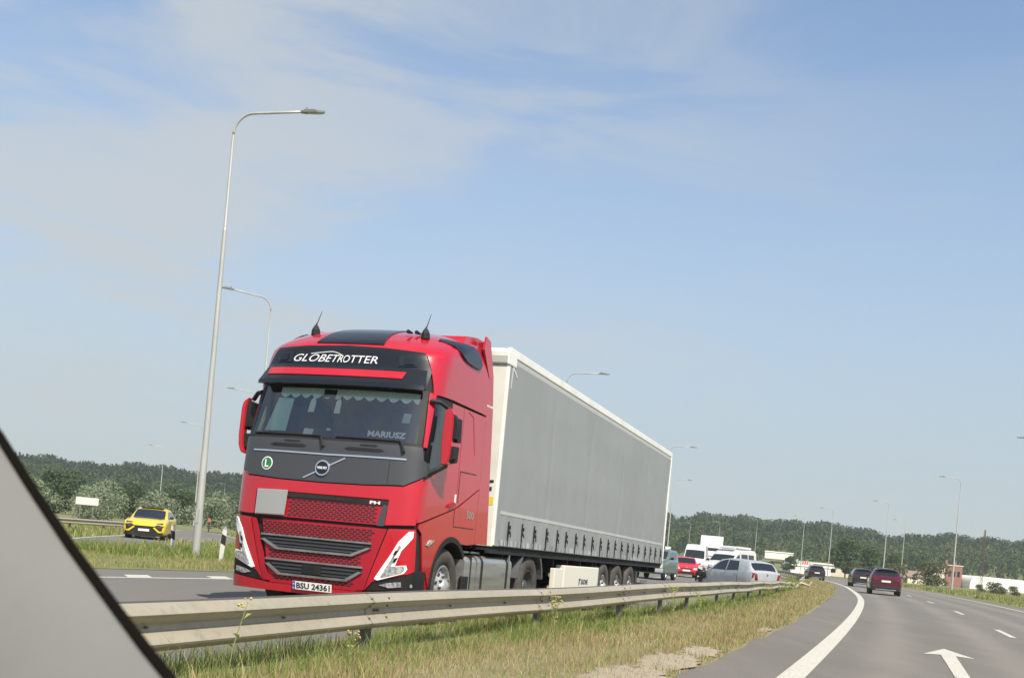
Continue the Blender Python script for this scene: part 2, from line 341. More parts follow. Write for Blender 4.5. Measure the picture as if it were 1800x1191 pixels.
# ================================================================ SETTING
def strip(name, t0, t1, o0, o1, material, dz=0.0, n_o=2, step=1.5, prof=None, kind='structure', label=None, tuck=0.0):
    """ribbon of ground between offsets o0 and o1 (numbers or functions of t)"""
    n = max(2, int((t1-t0)/step)); V = []; F = []; OF = []
    for i in range(n+1):
        t = t0 + (t1-t0)*i/n; a = o0(t) if callable(o0) else o0; b = o1(t) if callable(o1) else o1
        for k in range(n_o+1):
            o = a + (b-a)*k/n_o; p = off(t, o); OF.append(o)
            V.append((p[0], p[1], gz1(p[0], p[1]) + dz + (prof(o) if prof else 0) - (tuck if k == 0 else 0)))
    for i in range(n):
        for k in range(n_o):
            a = i*(n_o+1)+k; F.append((a, a+n_o+1, a+n_o+2, a+1))
    o = newobj(name, V, F, material); tag(o, label, None, None, kind)
    at_ = o.data.attributes.new('ofs', 'FLOAT', 'POINT'); at_.data.foreach_set('value', OF)
    if o.data.polygons[0].normal.z < 0: o.data.flip_normals()
    return o
# base ground to the horizon, with the hills beyond
gx = np.concatenate([np.linspace(-1500,-800,6), np.linspace(-760,760,153)[0:], np.linspace(800,1500,6)])
gy = np.concatenate([np.linspace(-300,-20,8), np.linspace(-16,120,70), np.linspace(125,760,100), np.linspace(800,1600,6)])
def hillh(x, y):
    dist = np.hypot(x, y); a = np.where(y > 1, x/np.maximum(y, 1), 0)
    px = 900 + 1981*a
    ridge = np.interp(px, [-200, 60, 435, 900, 1200, 1290, 1400, 1500, 1570, 1610, 1700, 1800, 2100], [68,69,76,76,76,78,82,75,71,73,75,79,82])
    h = 1.1 + (ridge/1981*700) - 11.5
    h = h + 1.1*np.sin(px*.031) + .7*np.sin(px*.087+1)
    return np.where(y > 0, h*sstep(dist, 330, 690), 0)
X, Y = np.meshgrid(gx, gy, indexing='ij')
Z = gz(X.ravel(), Y.ravel()).reshape(X.shape) - 0.09 + hillh(X, Y)
V = np.stack([X, Y, Z], -1).reshape(-1, 3); ny = len(gy); ii, jj = np.meshgrid(np.arange(len(gx)-1), np.arange(ny-1), indexing='ij')
a = (ii*ny+jj).ravel(); F = np.stack([a, a+ny, a+ny+1, a+1], -1)
g = bignp('ground', V, F, M_ground); tag(g, kind='structure')
T0, T1 = 2.0, RL[-1]-8
def left_edge(t):
    y = along(t)[1]; return float(np.interp(y, [0, 11, 15, 23, 33, 45, 56, 80, 130, 200], [.95, .95, 1.0, 1.05, 1.2, 1.35, 1.3, 1.0, .8, .7])) + .035*math.sin(t*2.1) + .03*math.sin(t*5.3+1)
strip('carriageway', T0, T1, lambda t: -8.9-0.6*min(1, max(0, (t-60)/60)), left_edge, M_asph, 0.0, 20)
strip('median_verge', T0, T1, lambda t: left_edge(t)-.05, lambda t: behind(t)+.12, M_soil, 0.012, 14, tuck=.03, prof=lambda o: 0.05*float(sstep(o, .9, 1.5)))
strip('opposite_carriageway', T0, T1, lambda t: behind(t), 13.95, M_asph2, 0.0, 6)
strip('grass_island', T0, t_at_y(160), 13.85, lambda t: float(np.interp(along(t)[1], [0, 28, 45, 70, 90, 160], [18.2, 18.4, 21.5, 18, 15.5, 14.6])), M_ground, 0.008, 6, prof=lambda o: 0.07*float(sstep(o, 13.9, 15)))
strip('right_verge', t_at_y(10), T1, -24.0, lambda t: -8.7-0.6*min(1, max(0, (t-60)/60)), M_ground, 0.01, 8, prof=lambda o: 0.04*float(sstep(-o, 9.5, 11)))
# ramp behind the island: a curved band of asphalt
rf = catmull([(-13,14),(-16.2,36),(-18.25,46.5),(-19.4,52),(-21,61),(-24.9,79.5),(-28.3,97),(-25.2,95.5),(-18.5,77.4),(-13.3,62),(-4,50)], 6)
rn = catmull([(-9.5,12),(-12.3,30),(-13.2,36),(-13.5,40.5),(-14.3,46),(-14.8,51),(-15.1,54.5),(-14.4,57),(-12.4,55),(-8.5,50.5),(-2.5,44)], 6)
SLIP = np.concatenate([rf, rn[::-1]])
def in_slip(x, y):
    c = np.zeros(len(x), bool); n_ = len(SLIP)
    for i in range(n_):
        x1, y1 = SLIP[i]; x2, y2 = SLIP[(i+1) % n_]
        if y1 == y2: continue
        c ^= ((y1 > y) != (y2 > y)) & (x < (x2-x1)*(y-y1)/(y2-y1)+x1)
    return c
V = []; F = []; n = 60
for i in range(n+1):
    def at_(P): k = i/n*(len(P)-1); j = min(int(k), len(P)-2); return P[j]*(1-k+j) + P[j+1]*(k-j)
    A, B = at_(rf), at_(rn)
    for k in range(5):
        p = A*(1-k/4)+B*k/4; V.append((p[0], p[1], gz1(*p) + .035))
for i in range(n):
    for k in range(4): a = i*5+k; F.append((a, a+1, a+6, a+5))
o = newobj('slip_road', V, F, M_asph2); tag(o, kind='structure')
if o.data.polygons[0].normal.z < 0: o.data.flip_normals()
def ribbon(name, pts, width, material, dz):
    P = np.array(pts, float); T = np.gradient(P, axis=0); T /= np.linalg.norm(T, axis=1)[:, None]; V = []; F = []
    for i, (p, t) in enumerate(zip(P, T)):
        nrm = np.array([-t[1], t[0]])
        for s in (-.5, .5): q = p + nrm*width*s; V.append((q[0], q[1], gz1(*q)+dz))
        if i: F.append((2*i-2, 2*i, 2*i+1, 2*i-1))
    o = newobj(name, V, F, material); tag(o, kind='structure')
    if o.data.polygons[0].normal.z < 0: o.data.flip_normals()
    return o
ribbon('slip_road_edge_line', [p*(1-.045)+q*.045 for p, q in zip(rf, rn)], .16, M_line, .041)
# painted markings
def mark(name, t0, t1, o, wd, dz=0.005, step=1.0): return strip(name, t0, t1, o-wd/2, o+wd/2, M_line, dz, 1, step)
mark('left_edge_line', T0, T1, 0.0, 0.26)
mark('right_edge_line', T0, T1, -7.75, 0.20) if False else strip('right_edge_line', T0, T1, lambda t: -7.45-0.6*min(1, max(0, (t-60)/60)), lambda t: -7.27-0.6*min(1, max(0, (t-60)/60)), M_line, 0.005, 1, 1.0)
tm = t_at_y(29.3) ; k = -1
for k in range(-2, 16): mark('lane_dash', tm-1.2+16.1*k-1.05, tm-1.2+16.1*k+3.0, -3.62, 0.15)
mark('opposite_edge_line', T0, T1, 11.75, 0.17)
for k in range(-2, 14):
    tb = t_at_y(21.3) + 2.62*k; q = [(tb-.35, 11.845), (tb+.35, 11.845), (tb+.95, 12.4), (tb+.25, 12.4)]; V = []
    for t, o in q: p = off(t, o); V.append((p[0], p[1], gz1(*p)+.005))
    ob = newobj('block_marking', V, [(0,1,2,3)], M_line); tag(ob, kind='structure')
    if ob.data.polygons[0].normal.z < 0: ob.data.flip_normals()
for k in range(-2, 10): mark('opposite_lane_dash', 14+16*k, 18+16*k, 8.15, 0.15)
# sealed cracks
def crack(pts, seed):
    q = random.Random(seed); o_ = []
    for (t0, a0), (t1, a1) in zip(pts[:-1], pts[1:]):
        n = max(3, int(math.hypot(t1-t0, a1-a0)/.35))
        for i in range(n): k = i/n; o_.append(off(t0+(t1-t0)*k+q.uniform(-.09,.09), a0+(a1-a0)*k+q.uniform(-.05,.05)))
    ribbon('road_crack', o_, .035, M_crack, .0045)
M_crack = mat('bitumen_seal', (0.055, 0.052, 0.048), 0.5)
# arrow in the left lane
def arrow(tt, oo, ln=6.0):
    # head 1.9 long, stem 0.22 wide; half barbs
    pts = [(-.09,-ln),(.09,-ln),(.11,-1.75),(.38,-1.95),(0,0),(-.38,-1.95),(-.11,-1.75)]
    p0 = off(tt, oo); v = tang(tt-1); nrm = np.array([v[1], -v[0]])
    V = [(*(p0 + v*b + nrm*a), gz1(*(p0+v*b))+.006) for a, b in pts]
    o = newobj('arrow_marking', V, [(0,1,2,6),(2,3,4,5,6)], M_line); tag(o, kind='structure')
    if o.data.polygons[0].normal.z < 0: o.data.flip_normals()
arrow(t_at_y(19.9), -1.8)
# sandy patches at the edge of the median
def median_z(t, o):
    p = off(t, o); return gz1(*p) + .012 + 0.05*float(sstep(o, .9, 1.5))
def blob(name, t, o, lt, lo, material, dz, seed):
    rr = random.Random(seed); V = []; F = []; n = 40; rings = 5; rad = [1 + rr.uniform(-.28, .22) + .12*math.sin(k*2.3) for k in range(n)]
    c = off(t, o); V.append((c[0], c[1], median_z(t, o)+dz))
    for j in range(1, rings+1):
        for k in range(n):
            a = 2*math.pi*k/n; f = j/rings*rad[k]; tt, oo = t + lt*f*math.cos(a), o + lo*f*math.sin(a); oo = max(oo, left_edge(tt)+.03); p = off(tt, oo)
            V.append((p[0], p[1], median_z(tt, oo) + dz*(1 if j < rings else .2)))
    for k in range(n): F.append((0, 1+k, 1+(k+1)%n))
    for j in range(rings-1):
        for k in range(n): a = 1+j*n+k; b = 1+j*n+(k+1)%n; F.append((a, a+n, b+n, b))
    ob = newobj(name, V, F, material, None, True); tag(ob, kind='structure')
    if ob.data.polygons[0].normal.z < 0: ob.data.flip_normals()
SAND = [(t_at_y(11.6), 1.22, 1.0, .30), (t_at_y(13.3), 1.20, .75, .22), (t_at_y(9.8), 1.25, .9, .32), (t_at_y(19.2), 1.13, .8, .12), (t_at_y(43.5), 1.5, 1.0, .12), (t_at_y(24.5), 1.15, .9, .1)]
for i, (t, o, lt, lo) in enumerate(SAND): blob('sand_patch', t, o, lt, lo, M_sand, .014, i)

# ---------------------------------------------------------------- grass
G = [leafmat('grass_green', (0.13, 0.20, 0.035), (0.17, 0.24, 0.05), 1.5), leafmat('grass_light', (0.25, 0.30, 0.075), (0.30, 0.32, 0.10), 1.5), leafmat('grass_dry', (0.40, 0.33, 0.16), (0.44, 0.35, 0.18), 1.5), leafmat('grass_seed', (0.36, 0.25, 0.15), (0.32, 0.21, 0.14), 1.5), leafmat('grass_straw', (0.50, 0.43, 0.24), (0.46, 0.38, 0.2), 1.5)]
def grass(name, ts, os_, hs, ws, mi, label=None, lean=0.45):
    n = len(ts); px = np.interp(ts, RL, RC[:,0]); py = np.interp(ts, RL, RC[:,1]); tx = np.interp(ts, RL, RT[:,0]); ty = np.interp(ts, RL, RT[:,1])
    x = px - ty*os_; y = py + tx*os_; z = gz(x, y, os_) + .02
    a = RNG.uniform(0, 2*np.pi, n); la = RNG.uniform(0, 2*np.pi, n); ll = np.abs(RNG.normal(0, lean, n))*hs
    wx, wy = np.cos(a)*ws/2, np.sin(a)*ws/2; lx, ly = np.cos(la)*ll, np.sin(la)*ll
    c = lambda X, Y, Z_: np.stack([X, Y, Z_], -1)
    v0 = c(x-wx, y-wy, z); v1 = c(x+wx, y+wy, z); v2 = c(x+wx*.8+lx*.3, y+wy*.8+ly*.3, z+hs*.55); v3 = c(x-wx*.8+lx*.3, y-wy*.8+ly*.3, z+hs*.55); v4 = c(x+lx, y+ly, z+hs*.97)
    V = np.stack([v0, v1, v2, v3, v4], 1).reshape(-1, 3); b = np.arange(n)[:, None]*5
    F = np.concatenate([b+[0,1,2], b+[0,2,3], b+[3,2,4]]); M_ = np.concatenate([mi]*3)
    o = bignp(name, V, F, None, G, M_); tag(o, label, 'grass', kind='stuff'); return o
def noise1(t, o, s, seed):
    r = np.random.default_rng(seed); ph = r.uniform(0, 6.28, 12); k = r.normal(0, 1, (12, 2))*s
    return np.sum([np.sin(t*k[i,0]+o*k[i,1]*2+ph[i]) for i in range(12)], 0)/4.9
# median
def median_grass():
    T, O, H, W_, I = [], [], [], [], []
    for (y0, y1, dens, wd) in [(4.5, 12, 1900, .0055), (12, 20, 1350, .008), (20, 34, 900, .011), (34, 60, 450, .018), (60, 130, 110, .035)]:
        ta, tb = t_at_y(y0), t_at_y(y1); n = int((tb-ta)*3.0*dens)
        t = RNG.uniform(ta, tb, n); o = RNG.uniform(.92, 5.0, n)
        nn = noise1(t, o, 1.3, 3); m = noise1(t, o, .5, 5)
        edge = np.interp(np.interp(t, RL, RC[:,1]), [0,11,15,23,33,45,56,80,130,200], [.95,.95,1.0,1.05,1.2,1.35,1.3,1.0,.8,.7])
        ro = railo(t); keep = (o > edge + .05*nn - .02) & (o < behind(t) + .08*nn) & (RNG.random(n) < .66+.25*nn + .25*(o > ro-1))
        for (st, so_, lt, lo) in SAND[:4]: keep &= (((t-st)/(lt*.95))**2 + ((o-so_)/(lo*.95))**2 > 1 + .4*nn) | (RNG.random(n) < .13)
        t, o, nn, m = t[keep], o[keep], nn[keep], m[keep]; n = len(t)
        yy = np.interp(t, RL, RC[:,1])
        green = sstep(o - railo(t) + .35*m - .010*np.clip(yy-18, 0, 40), -1.0, -.35)
        h = (.07 + .08*RNG.random(n))*(1-green) + (.06 + .14*RNG.random(n)**1.8)*green*np.where(np.abs(o - railo(t) + .05) < .16, .75, 1.25); h *= (1+.25*nn+.35*noise1(t, o, 3.0, 44))*np.interp(o-.95, [0, .35], [.45, 1])
        h = h*np.where(RNG.random(n) < .05, 1.5, 1)
        u = RNG.random(n); idx = np.where(u < .07+.58*green, 0, np.where(u < .30+.52*green, 1, np.where(u < .62+.3*green, 2, np.where(u < .86+.1*green, 3, 4))))
        T.append(t); O.append(o); H.append(h); W_.append(wd*RNG.uniform(.7, 1.4, n)); I.append(idx)
    return [np.concatenate(q) for q in (T, O, H, W_, I)]
T_, O_, H_, W_, I_ = median_grass()
grass('median_grass', T_, O_, H_, W_, I_)
def field(name, y0, y1, o0, o1, dens, wd, h0, h1, pal, mask=None, seed=1):
    ta, tb = t_at_y(y0), t_at_y(y1); n = int((tb-ta)*abs(o1-o0)*dens); t = RNG.uniform(ta, tb, n); o = RNG.uniform(o0, o1, n)
    nn = noise1(t, o, .5, seed); keep = RNG.random(n) < .7+.4*nn
    if mask is not None: keep &= mask(t, o)
    t, o, nn = t[keep], o[keep], nn[keep]; n = len(t)
    h = (h0 + (h1-h0)*RNG.random(n)**1.6)*(1+.3*nn); idx = RNG.choice(5, n, p=pal)
    return t, o, h, wd*RNG.uniform(.7, 1.4, n), idx
def isl_mask(t, o):
    x = np.interp(t, RL, RC[:,0]) - np.interp(t, RL, RT[:,1])*o; y = np.interp(t, RL, RC[:,1]) + np.interp(t, RL, RT[:,0])*o
    return ~in_slip(x, y) & (o < 24)
A = [field('i', 14, 26, 14.0, 21, 420, .012, .08, .16, [.22,.32,.34,.06,.06], isl_mask, 4),
     field('i', 26, 60, 13.95, 24, 260, .018, .10, .20, [.30,.36,.24,.04,.06], isl_mask, 4),
     field('i', 24, 46, 16.6, 23.0, 260, .02, .22, .48, [.52,.36,.08,.02,.02], isl_mask, 6)]
grass('island_grass', *[np.concatenate([a[i] for a in A]) for i in range(5)])
A = [field('r', 40, 80, -14, -9.7, 90, .03, .12, .30, [.40,.34,.18,.03,.05], None, 8), field('r', 80, 170, -20, -9.9, 22, .07, .15, .38, [.36,.34,.20,.05,.05], None, 9)]
grass('roadside_grass', *[np.concatenate([a[i] for a in A]) for i in range(5)])
def bank_mask(t, o):
    x = np.interp(t, RL, RC[:,0]) - np.interp(t, RL, RT[:,1])*o; y = np.interp(t, RL, RC[:,1]) + np.interp(t, RL, RT[:,0])*o
    return ~in_slip(x, y) & (o > 23)
A = [field('b', 25, 110, 22.5, 46, 30, .05, .15, .45, [.34,.34,.20,.04,.08], bank_mask, 12)]
grass('far_bank_grass', *[np.concatenate([a[i] for a in A]) for i in range(5)])

# ---------------------------------------------------------------- trees
TREE = {k: leafmat('foliage_'+k, c, c2, nsc) for k, c, c2, nsc in [
    ('dark', (0.022, 0.046, 0.022), (0.034, 0.062, 0.026), .3), ('mid', (0.042, 0.076, 0.027), (0.06, 0.095, 0.034), .3),
    ('light', (0.075, 0.12, 0.04), (0.055, 0.09, 0.03), .3), ('silver', (0.24, 0.28, 0.18), (0.17, 0.215, 0.12), .6), ('olive', (0.085, 0.10, 0.04), (0.12, 0.125, 0.05), .3)]}
M_bark = mat('bark', (0.09, 0.075, 0.055), 0.9, noise=[(3, .4, .7, (0.05, 0.042, 0.035))])
def leaf_quads(C, U, size):
    """quads at C with normals roughly U"""
    n = len(C); r = RNG.normal(0, 1, (n, 3)); nm = U + r*.55; nm /= np.linalg.norm(nm, axis=1)[:, None]
    a = np.cross(nm, RNG.normal(0, 1, (n, 3))); a /= np.linalg.norm(a, axis=1)[:, None]; b = np.cross(nm, a)
    s = (size*RNG.uniform(.5, 1.3, n))[:, None]; s2 = s*RNG.uniform(.45, 1, n)[:, None]
    return np.stack([C-a*s, C-b*s2, C+a*s, C+b*s2], 1).reshape(-1, 3)
def quadsF(n): return np.arange(n*4).reshape(-1, 4)
def crown_points(h, r, z0, n, lobes, seed, low=.18):
    q = np.random.default_rng(seed); P = []; U = []
    for k in range(lobes):
        a = q.uniform(0, 6.28); rr = r*.62*q.random()**.6; zc = z0 + (h-z0)*q.uniform(low, .82); sh = 1-.45*abs((zc-z0)/(h-z0)-.45)
        c = np.array([rr*np.cos(a)*sh, rr*np.sin(a)*sh, zc]); lr = r*q.uniform(.28, .5)
        m = n//lobes; d = q.normal(0, 1, (m, 3)); d /= np.linalg.norm(d, axis=1)[:, None]; d[:, 2] = np.where(d[:, 2] < -.5, -d[:, 2], d[:, 2])
        rad = lr*(.72+.36*q.random(m))[:, None]*np.array([1, 1, .8])
        P.append(c+d*rad); U.append(d)
    P = np.concatenate(P); U = np.concatenate(U); keep = P[:, 2] < h*1.03; return P[keep], U[keep]
def tree(name, loc, h, r, kind, n, leaf, label, cat, group=None, trunk=0.3, lobes=9, seed=1, tr=None, partname='crown'):
    e = empty(name, Vector(loc), label, cat, group)
    P, U = crown_points(h, r, h*trunk, n, lobes, seed, .18 if trunk > .12 else .0); o = bignp(partname, leaf_quads(P, U, leaf), quadsF(len(P)), TREE[kind]); o.parent = e
    m = MB(); tr = tr or h*.022; q = random.Random(seed)
    m.tube([(0,0,-.2), (q.uniform(-.02,.02)*h, 0, h*.35), (q.uniform(-.04,.04)*h, q.uniform(-.04,.04)*h, h*.75)], [tr, tr*.75, tr*.25], 7)
    for k in range(5):
        a = q.uniform(0, 6.28); z = h*q.uniform(.25, .5) if trunk > .12 else .1*h
        m.tube([(0,0,z*.8), (r*.3*math.cos(a), r*.3*math.sin(a), z+h*.14), (r*.62*math.cos(a), r*.62*math.sin(a), z+h*.3)], [tr*.5, tr*.32, tr*.12], 5)
    m.build('trunk' if trunk > .12 else 'stem', M_bark, e, True); return e
def retree(src, loc, s, rz, label, group=None, sz=None):
    c = copy_tree(src); c.location = loc; c.rotation_euler = (0, 0, rz); c.scale = (s, s, sz or s); c['label'] = label
    if group: c['group'] = group
    return c
# the wooded hills: one mass nobody could count
n = 9500; az = RNG.uniform(-.53, .52, n); D = np.sqrt(RNG.uniform(345**2, 730**2, n)); fx = az*D; fy = D
fz = hillh(fx, fy); zone = noise1(fx*.012, fy*.012, 1.0, 21); px = 900+1981*az
# a clearing with houses and a grass slope
keepf = ~((np.abs(px-1470) < 22) & (np.abs(D-600) < 30) ) & ~((np.abs(px-1195) < 14) & (np.abs(D-640) < 45)) & ~((np.abs(px-1370) < 32) & (D < 400))
fx, fy, fz, zone, D = fx[keepf], fy[keepf], fz[keepf], zone[keepf], D[keepf]; n = len(fx)
hh = RNG.uniform(8.5, 11.5, n)*np.interp(D, [345, 450, 730], [.65, .9, 1.0]); rr = hh*RNG.uniform(.20, .33, n)
m_ = 64; d = RNG.normal(0, 1, (n, m_, 3)); d /= np.linalg.norm(d, axis=2)[:, :, None]; d[:, :, 2] = np.abs(d[:, :, 2])*np.where(RNG.random((n, m_)) < .3, -.6, 1)
con = (zone + RNG.normal(0, .45, n)) > -.12
zz = np.clip(d[:, :, 2]*.5+.55, 0, 1.1); shr = np.where(con[:, None], np.clip(1.15-zz, .12, 1), 1.0)
P = np.stack([fx[:, None] + d[:, :, 0]*rr[:, None]*shr*RNG.uniform(.7, 1.1, (n, m_)), fy[:, None] + d[:, :, 1]*rr[:, None]*shr, fz[:, None] + hh[:, None]*(.12+.85*zz)], -1)
cls = np.where(con, 0, np.where(RNG.random(n) < .55, 1, np.where(RNG.random(n) < .5, 2, 4))); cls = np.where((D < 430) & (RNG.random(n) < .45), 2, cls)
fv = leaf_quads(P.reshape(-1, 3), d.reshape(-1, 3), .55*np.repeat(np.interp(D, [345, 730], [.75, 1.15]), m_))
o = bignp('forest', fv, quadsF(n*m_), None, [TREE[k] for k in ('dark','mid','light','silver','olive')], np.repeat(cls, m_)); tag(o, 'wooded hills along the horizon', 'forest', kind='stuff')

wil = tree('willow_bush', (-30, 96, -.15), 3.0, 2.6, 'silver', 2600, .10, 'broad silvery green bush directly behind the yellow car roof', 'bush', 'silvery bushes beyond the slip road', .04, 14, 31, .04)
# ================================================================ THE LORRY: skin of the cab
TRUCK_M = Matrix.Translation((-1.235, 13.369, 0))
_yaw, _pit = 0.3151, 0.0100
_d = Vector((math.sin(_yaw)*math.cos(_pit), math.cos(_yaw)*math.cos(_pit), -math.sin(_pit))); _n = Vector((-math.cos(_yaw), math.sin(_yaw), 0))
_up = _d.cross(_n)
TRUCK_M = TRUCK_M @ Matrix(((_d.x,_n.x,_up.x,0),(_d.y,_n.y,_up.y,0),(_d.z,_n.z,_up.z,0),(0,0,0,1)))
ZU=[.2,.6,1.2,1.7,2.19,2.9,3.0,3.4,3.5,3.6,3.7,3.8,3.88,3.95]
UU=[.10,.04,.02,.05,.10,.30,.32,.40,.50,.66,.86,1.2,1.6,2.05]
ZW=[.2,3.3,3.5,3.6,3.7,3.8,3.88,3.95]
WW=[1.25,1.25,1.24,1.225,1.20,1.14,1.04,.90]
ZD=[.2,2.2,3.0,3.4,3.6,3.8,3.95]
DD=[.36,.36,.40,.5,.75,.9,.9]
PP=[4.5,4.5,4.2,3.6,3.,2.6,2.4]
UR=2.3
def sm_interp(z, A, B):
    # averaged interpolation, so that the profile has no hard kinks
    return float(np.mean(np.interp([z-.05, z-.025, z, z+.025, z+.05], A, B)))
_cache = {}
def secpar(z):
    k = round(z, 4)
    if k not in _cache: _cache[k] = (sm_interp(z,ZU,UU), sm_interp(z,ZW,WW), sm_interp(z,ZD,DD), sm_interp(z,ZD,PP))
    return _cache[k]
def corner(phi, z):
    U, W, D, p = secpar(z); t = abs(math.sin(phi))**(2/p); e = abs(math.cos(phi))**(2/p)
    return U+.08*t*t+D*(1-e), t*W
_ph = np.concatenate([np.arcsin(np.linspace(0, .95, 500)**2.25), np.arccos(np.linspace(.80, 0, 300)**2.25)]); _ph = np.unique(_ph); _c = [corner(p, 1.5) for p in _ph]
_s = np.concatenate([[0], np.cumsum([math.hypot(_c[i+1][0]-_c[i][0], _c[i+1][1]-_c[i][1]) for i in range(len(_ph)-1)])])
S1 = float(_s[-1]); S2 = S1 + UR - _c[-1][0]
def skin(s, z, off=0.):
    a = abs(s); sg = 1 if s >= 0 else -1
    def raw(a):
        if a <= S1: return corner(float(np.interp(a, _s, _ph)), z)
        u1, t1 = corner(math.pi/2, z); return u1+(a-S1)/(S2-S1)*(max(UR, u1+.05)-u1), t1
    u, t = raw(a)
    if off:
        if a < .004: du, dt, l = 0, 1, 1
        else:
            u2, t2 = raw(a+.004); u0, t0 = raw(a-.004); du, dt = u2-u0, t2-t0; l = math.hypot(du, dt) or 1
        u -= dt/l*off; t += du/l*off
    return (u, 1.25-sg*t, z)
def sideskin(near=True):
    """(u,z) -> side wall"""
    def f(u, z, off=0.):
        u1 = corner(math.pi/2, z)[0]
        if u >= u1: s = S1 + (u-u1)/(max(UR, u1+.05)-u1)*(S2-S1)
        else:
            lo, hi = 0, math.pi/2
            for _ in range(30):
                m = (lo+hi)/2
                if corner(m, z)[0] < u: lo = m
                else: hi = m
            s = float(np.interp(lo, _ph, _s))
        return skin(s if near else -s, z, off)
    return f
SN, SF = sideskin(True), sideskin(False)
flip = lambda poly: [(-a, b) for a, b in poly]

def arc(cx, cz, r, a0, a1, n=14): return [(cx+r*math.cos(R(a0+(a1-a0)*i/n)), cz+r*math.sin(R(a0+(a1-a0)*i/n))) for i in range(n+1)]
def wheel(e, u, v, z, rad, width, rimr, name='wheel', near=True, rimmat=None, deep=False, steer=False, nuts=10):
    """heavy wheel with tyre and rim; the outer face is at v"""
    sg = 1 if near else -1
    m = MB(); y = lambda a: sg*a
    m.lathe([(rimr, y(.03)), (rimr+.02, y(.0)), (rad*.80, y(-.012)), (rad*.93, y(.0)), (rad*.985, y(.03)), (rad, y(.06)), (rad, y(width-.06)), (rad*.985, y(width-.03)), (rad*.9, y(width)), (rimr, y(width))], (u, v, z), 'y', 40)
    w_ = m.build(name, M_tyre, e, True); w_.name = 'wheel'
    r = MB()
    if not deep:
        r.lathe([(rimr, y(.02)), (rimr-.02, y(.015)), (rimr-.035, y(.05)), (rimr-.05, y(.10)), (rimr*.60, y(.015)), (rimr*.42, y(.0)), (rimr*.40, y(-.02)), (rimr*.30, y(-.05)), (0.001, y(-.055))], (u, v, z), 'y', 36)
    else:
        r.lathe([(rimr, y(.02)), (rimr-.02, y(.015)), (rimr-.04, y(.10)), (rimr*.72, y(.16)), (rimr*.45, y(.16)), (rimr*.40, y(.06)), (rimr*.30, y(.04)), (0.001, y(.03))], (u, v, z), 'y', 36)
    nf = len(r.f); h = r
    for k in range(nuts):
        a = 2*math.pi*k/nuts; c = (u+rimr*.50*math.cos(a), v + y(.0 if not deep else .14), z+rimr*.50*math.sin(a))
        h.tube([(c[0], c[1]+y(.02), c[2]), (c[0], c[1]-y(.03), c[2])], .016, 6)
    if not deep:
        for k in range(nuts):
            a = 2*math.pi*(k+.5)/nuts; ra = rimr*.70; c = (u+ra*math.cos(a), v+y(.022), z+ra*math.sin(a)); h.tube([(c[0], c[1]+y(.01), c[2]), (c[0], c[1]-y(.008), c[2])], .022, 8)
    rim = r.build('rim', rimmat or M_rim, w_, True); rim.data.materials.append(M_rimdark if rimmat is None else M_alud)
    for i_, p_ in enumerate(rim.data.polygons):
        if i_ >= nf: p_.material_index = 1
    autosmooth(rim, 50)
    return w_

tr = empty('truck_tractor', TRUCK_M, 'red lorry cab with dark windscreen and black roof panel, pulling the long grey curtain-sided trailer', 'truck')
# ---- dark inner shell of the cab, open at windscreen, windows and wheel arches
V = []; F = []; ss = np.concatenate([np.linspace(-S2, -S1, 16)[:-1], np.linspace(-S1, S1, 61), np.linspace(S1, S2, 16)[1:]]); zs = np.concatenate([np.linspace(.35, 3.3, 62), np.linspace(3.35, 3.95, 14)])
for z in zs:
    for s in ss: V.append(skin(s, z, -.03))
ns = len(ss)
for i in range(len(zs)-1):
    for j in range(ns-1):
        sm, zm = (ss[j]+ss[j+1])/2, (zs[i]+zs[i+1])/2; u = skin(sm, zm)[0]
        if abs(sm) < 1.14 and 2.24 < zm < 2.93: continue
        if abs(sm) > 1.22 and .42 < u < 1.02 and 2.0 < zm < 2.78: continue
        if u > .55 and zm < 1.28: continue
        F.append((i*ns+j, i*ns+j+1, (i+1)*ns+j+1, (i+1)*ns+j))
top = len(V)-ns
F.append(tuple(range(top, len(V))))
newobj('cab_shell', V, F, M_dark, tr)
m = MB(); m.box(UR-.02, UR, .03, 2.47, 1.05, 3.9).build('cab_back', M_dark, tr)
# ---- roof skin in red, above z = 3.38
V = []; F = []; zr = np.concatenate([np.linspace(3.36, 3.94, 26)]); sr = np.linspace(-S2, S2, 90)
for z in zr:
    for s in sr: V.append(skin(s, float(z), 0))
for i in range(len(zr)-1):
    for j in range(len(sr)-1):
        F.append((i*90+j, i*90+j+1, (i+1)*90+j+1, (i+1)*90+j))
cen = len(V); V.append((2.25, 1.25, 3.96))
for j in range(89): F.append(((len(zr)-1)*90+j, (len(zr)-1)*90+j+1, cen))
roof = newobj('roof', V, F, M_red, tr, True)
# roof air deflector: rear lip and side fins
m = MB(); m.prism([(1.5,3.70),(2.28,3.75),(2.30,3.905),(2.0,3.90),(1.6,3.84)], 'y', .12, 2.38).build('roof_deflector', M_red, tr)
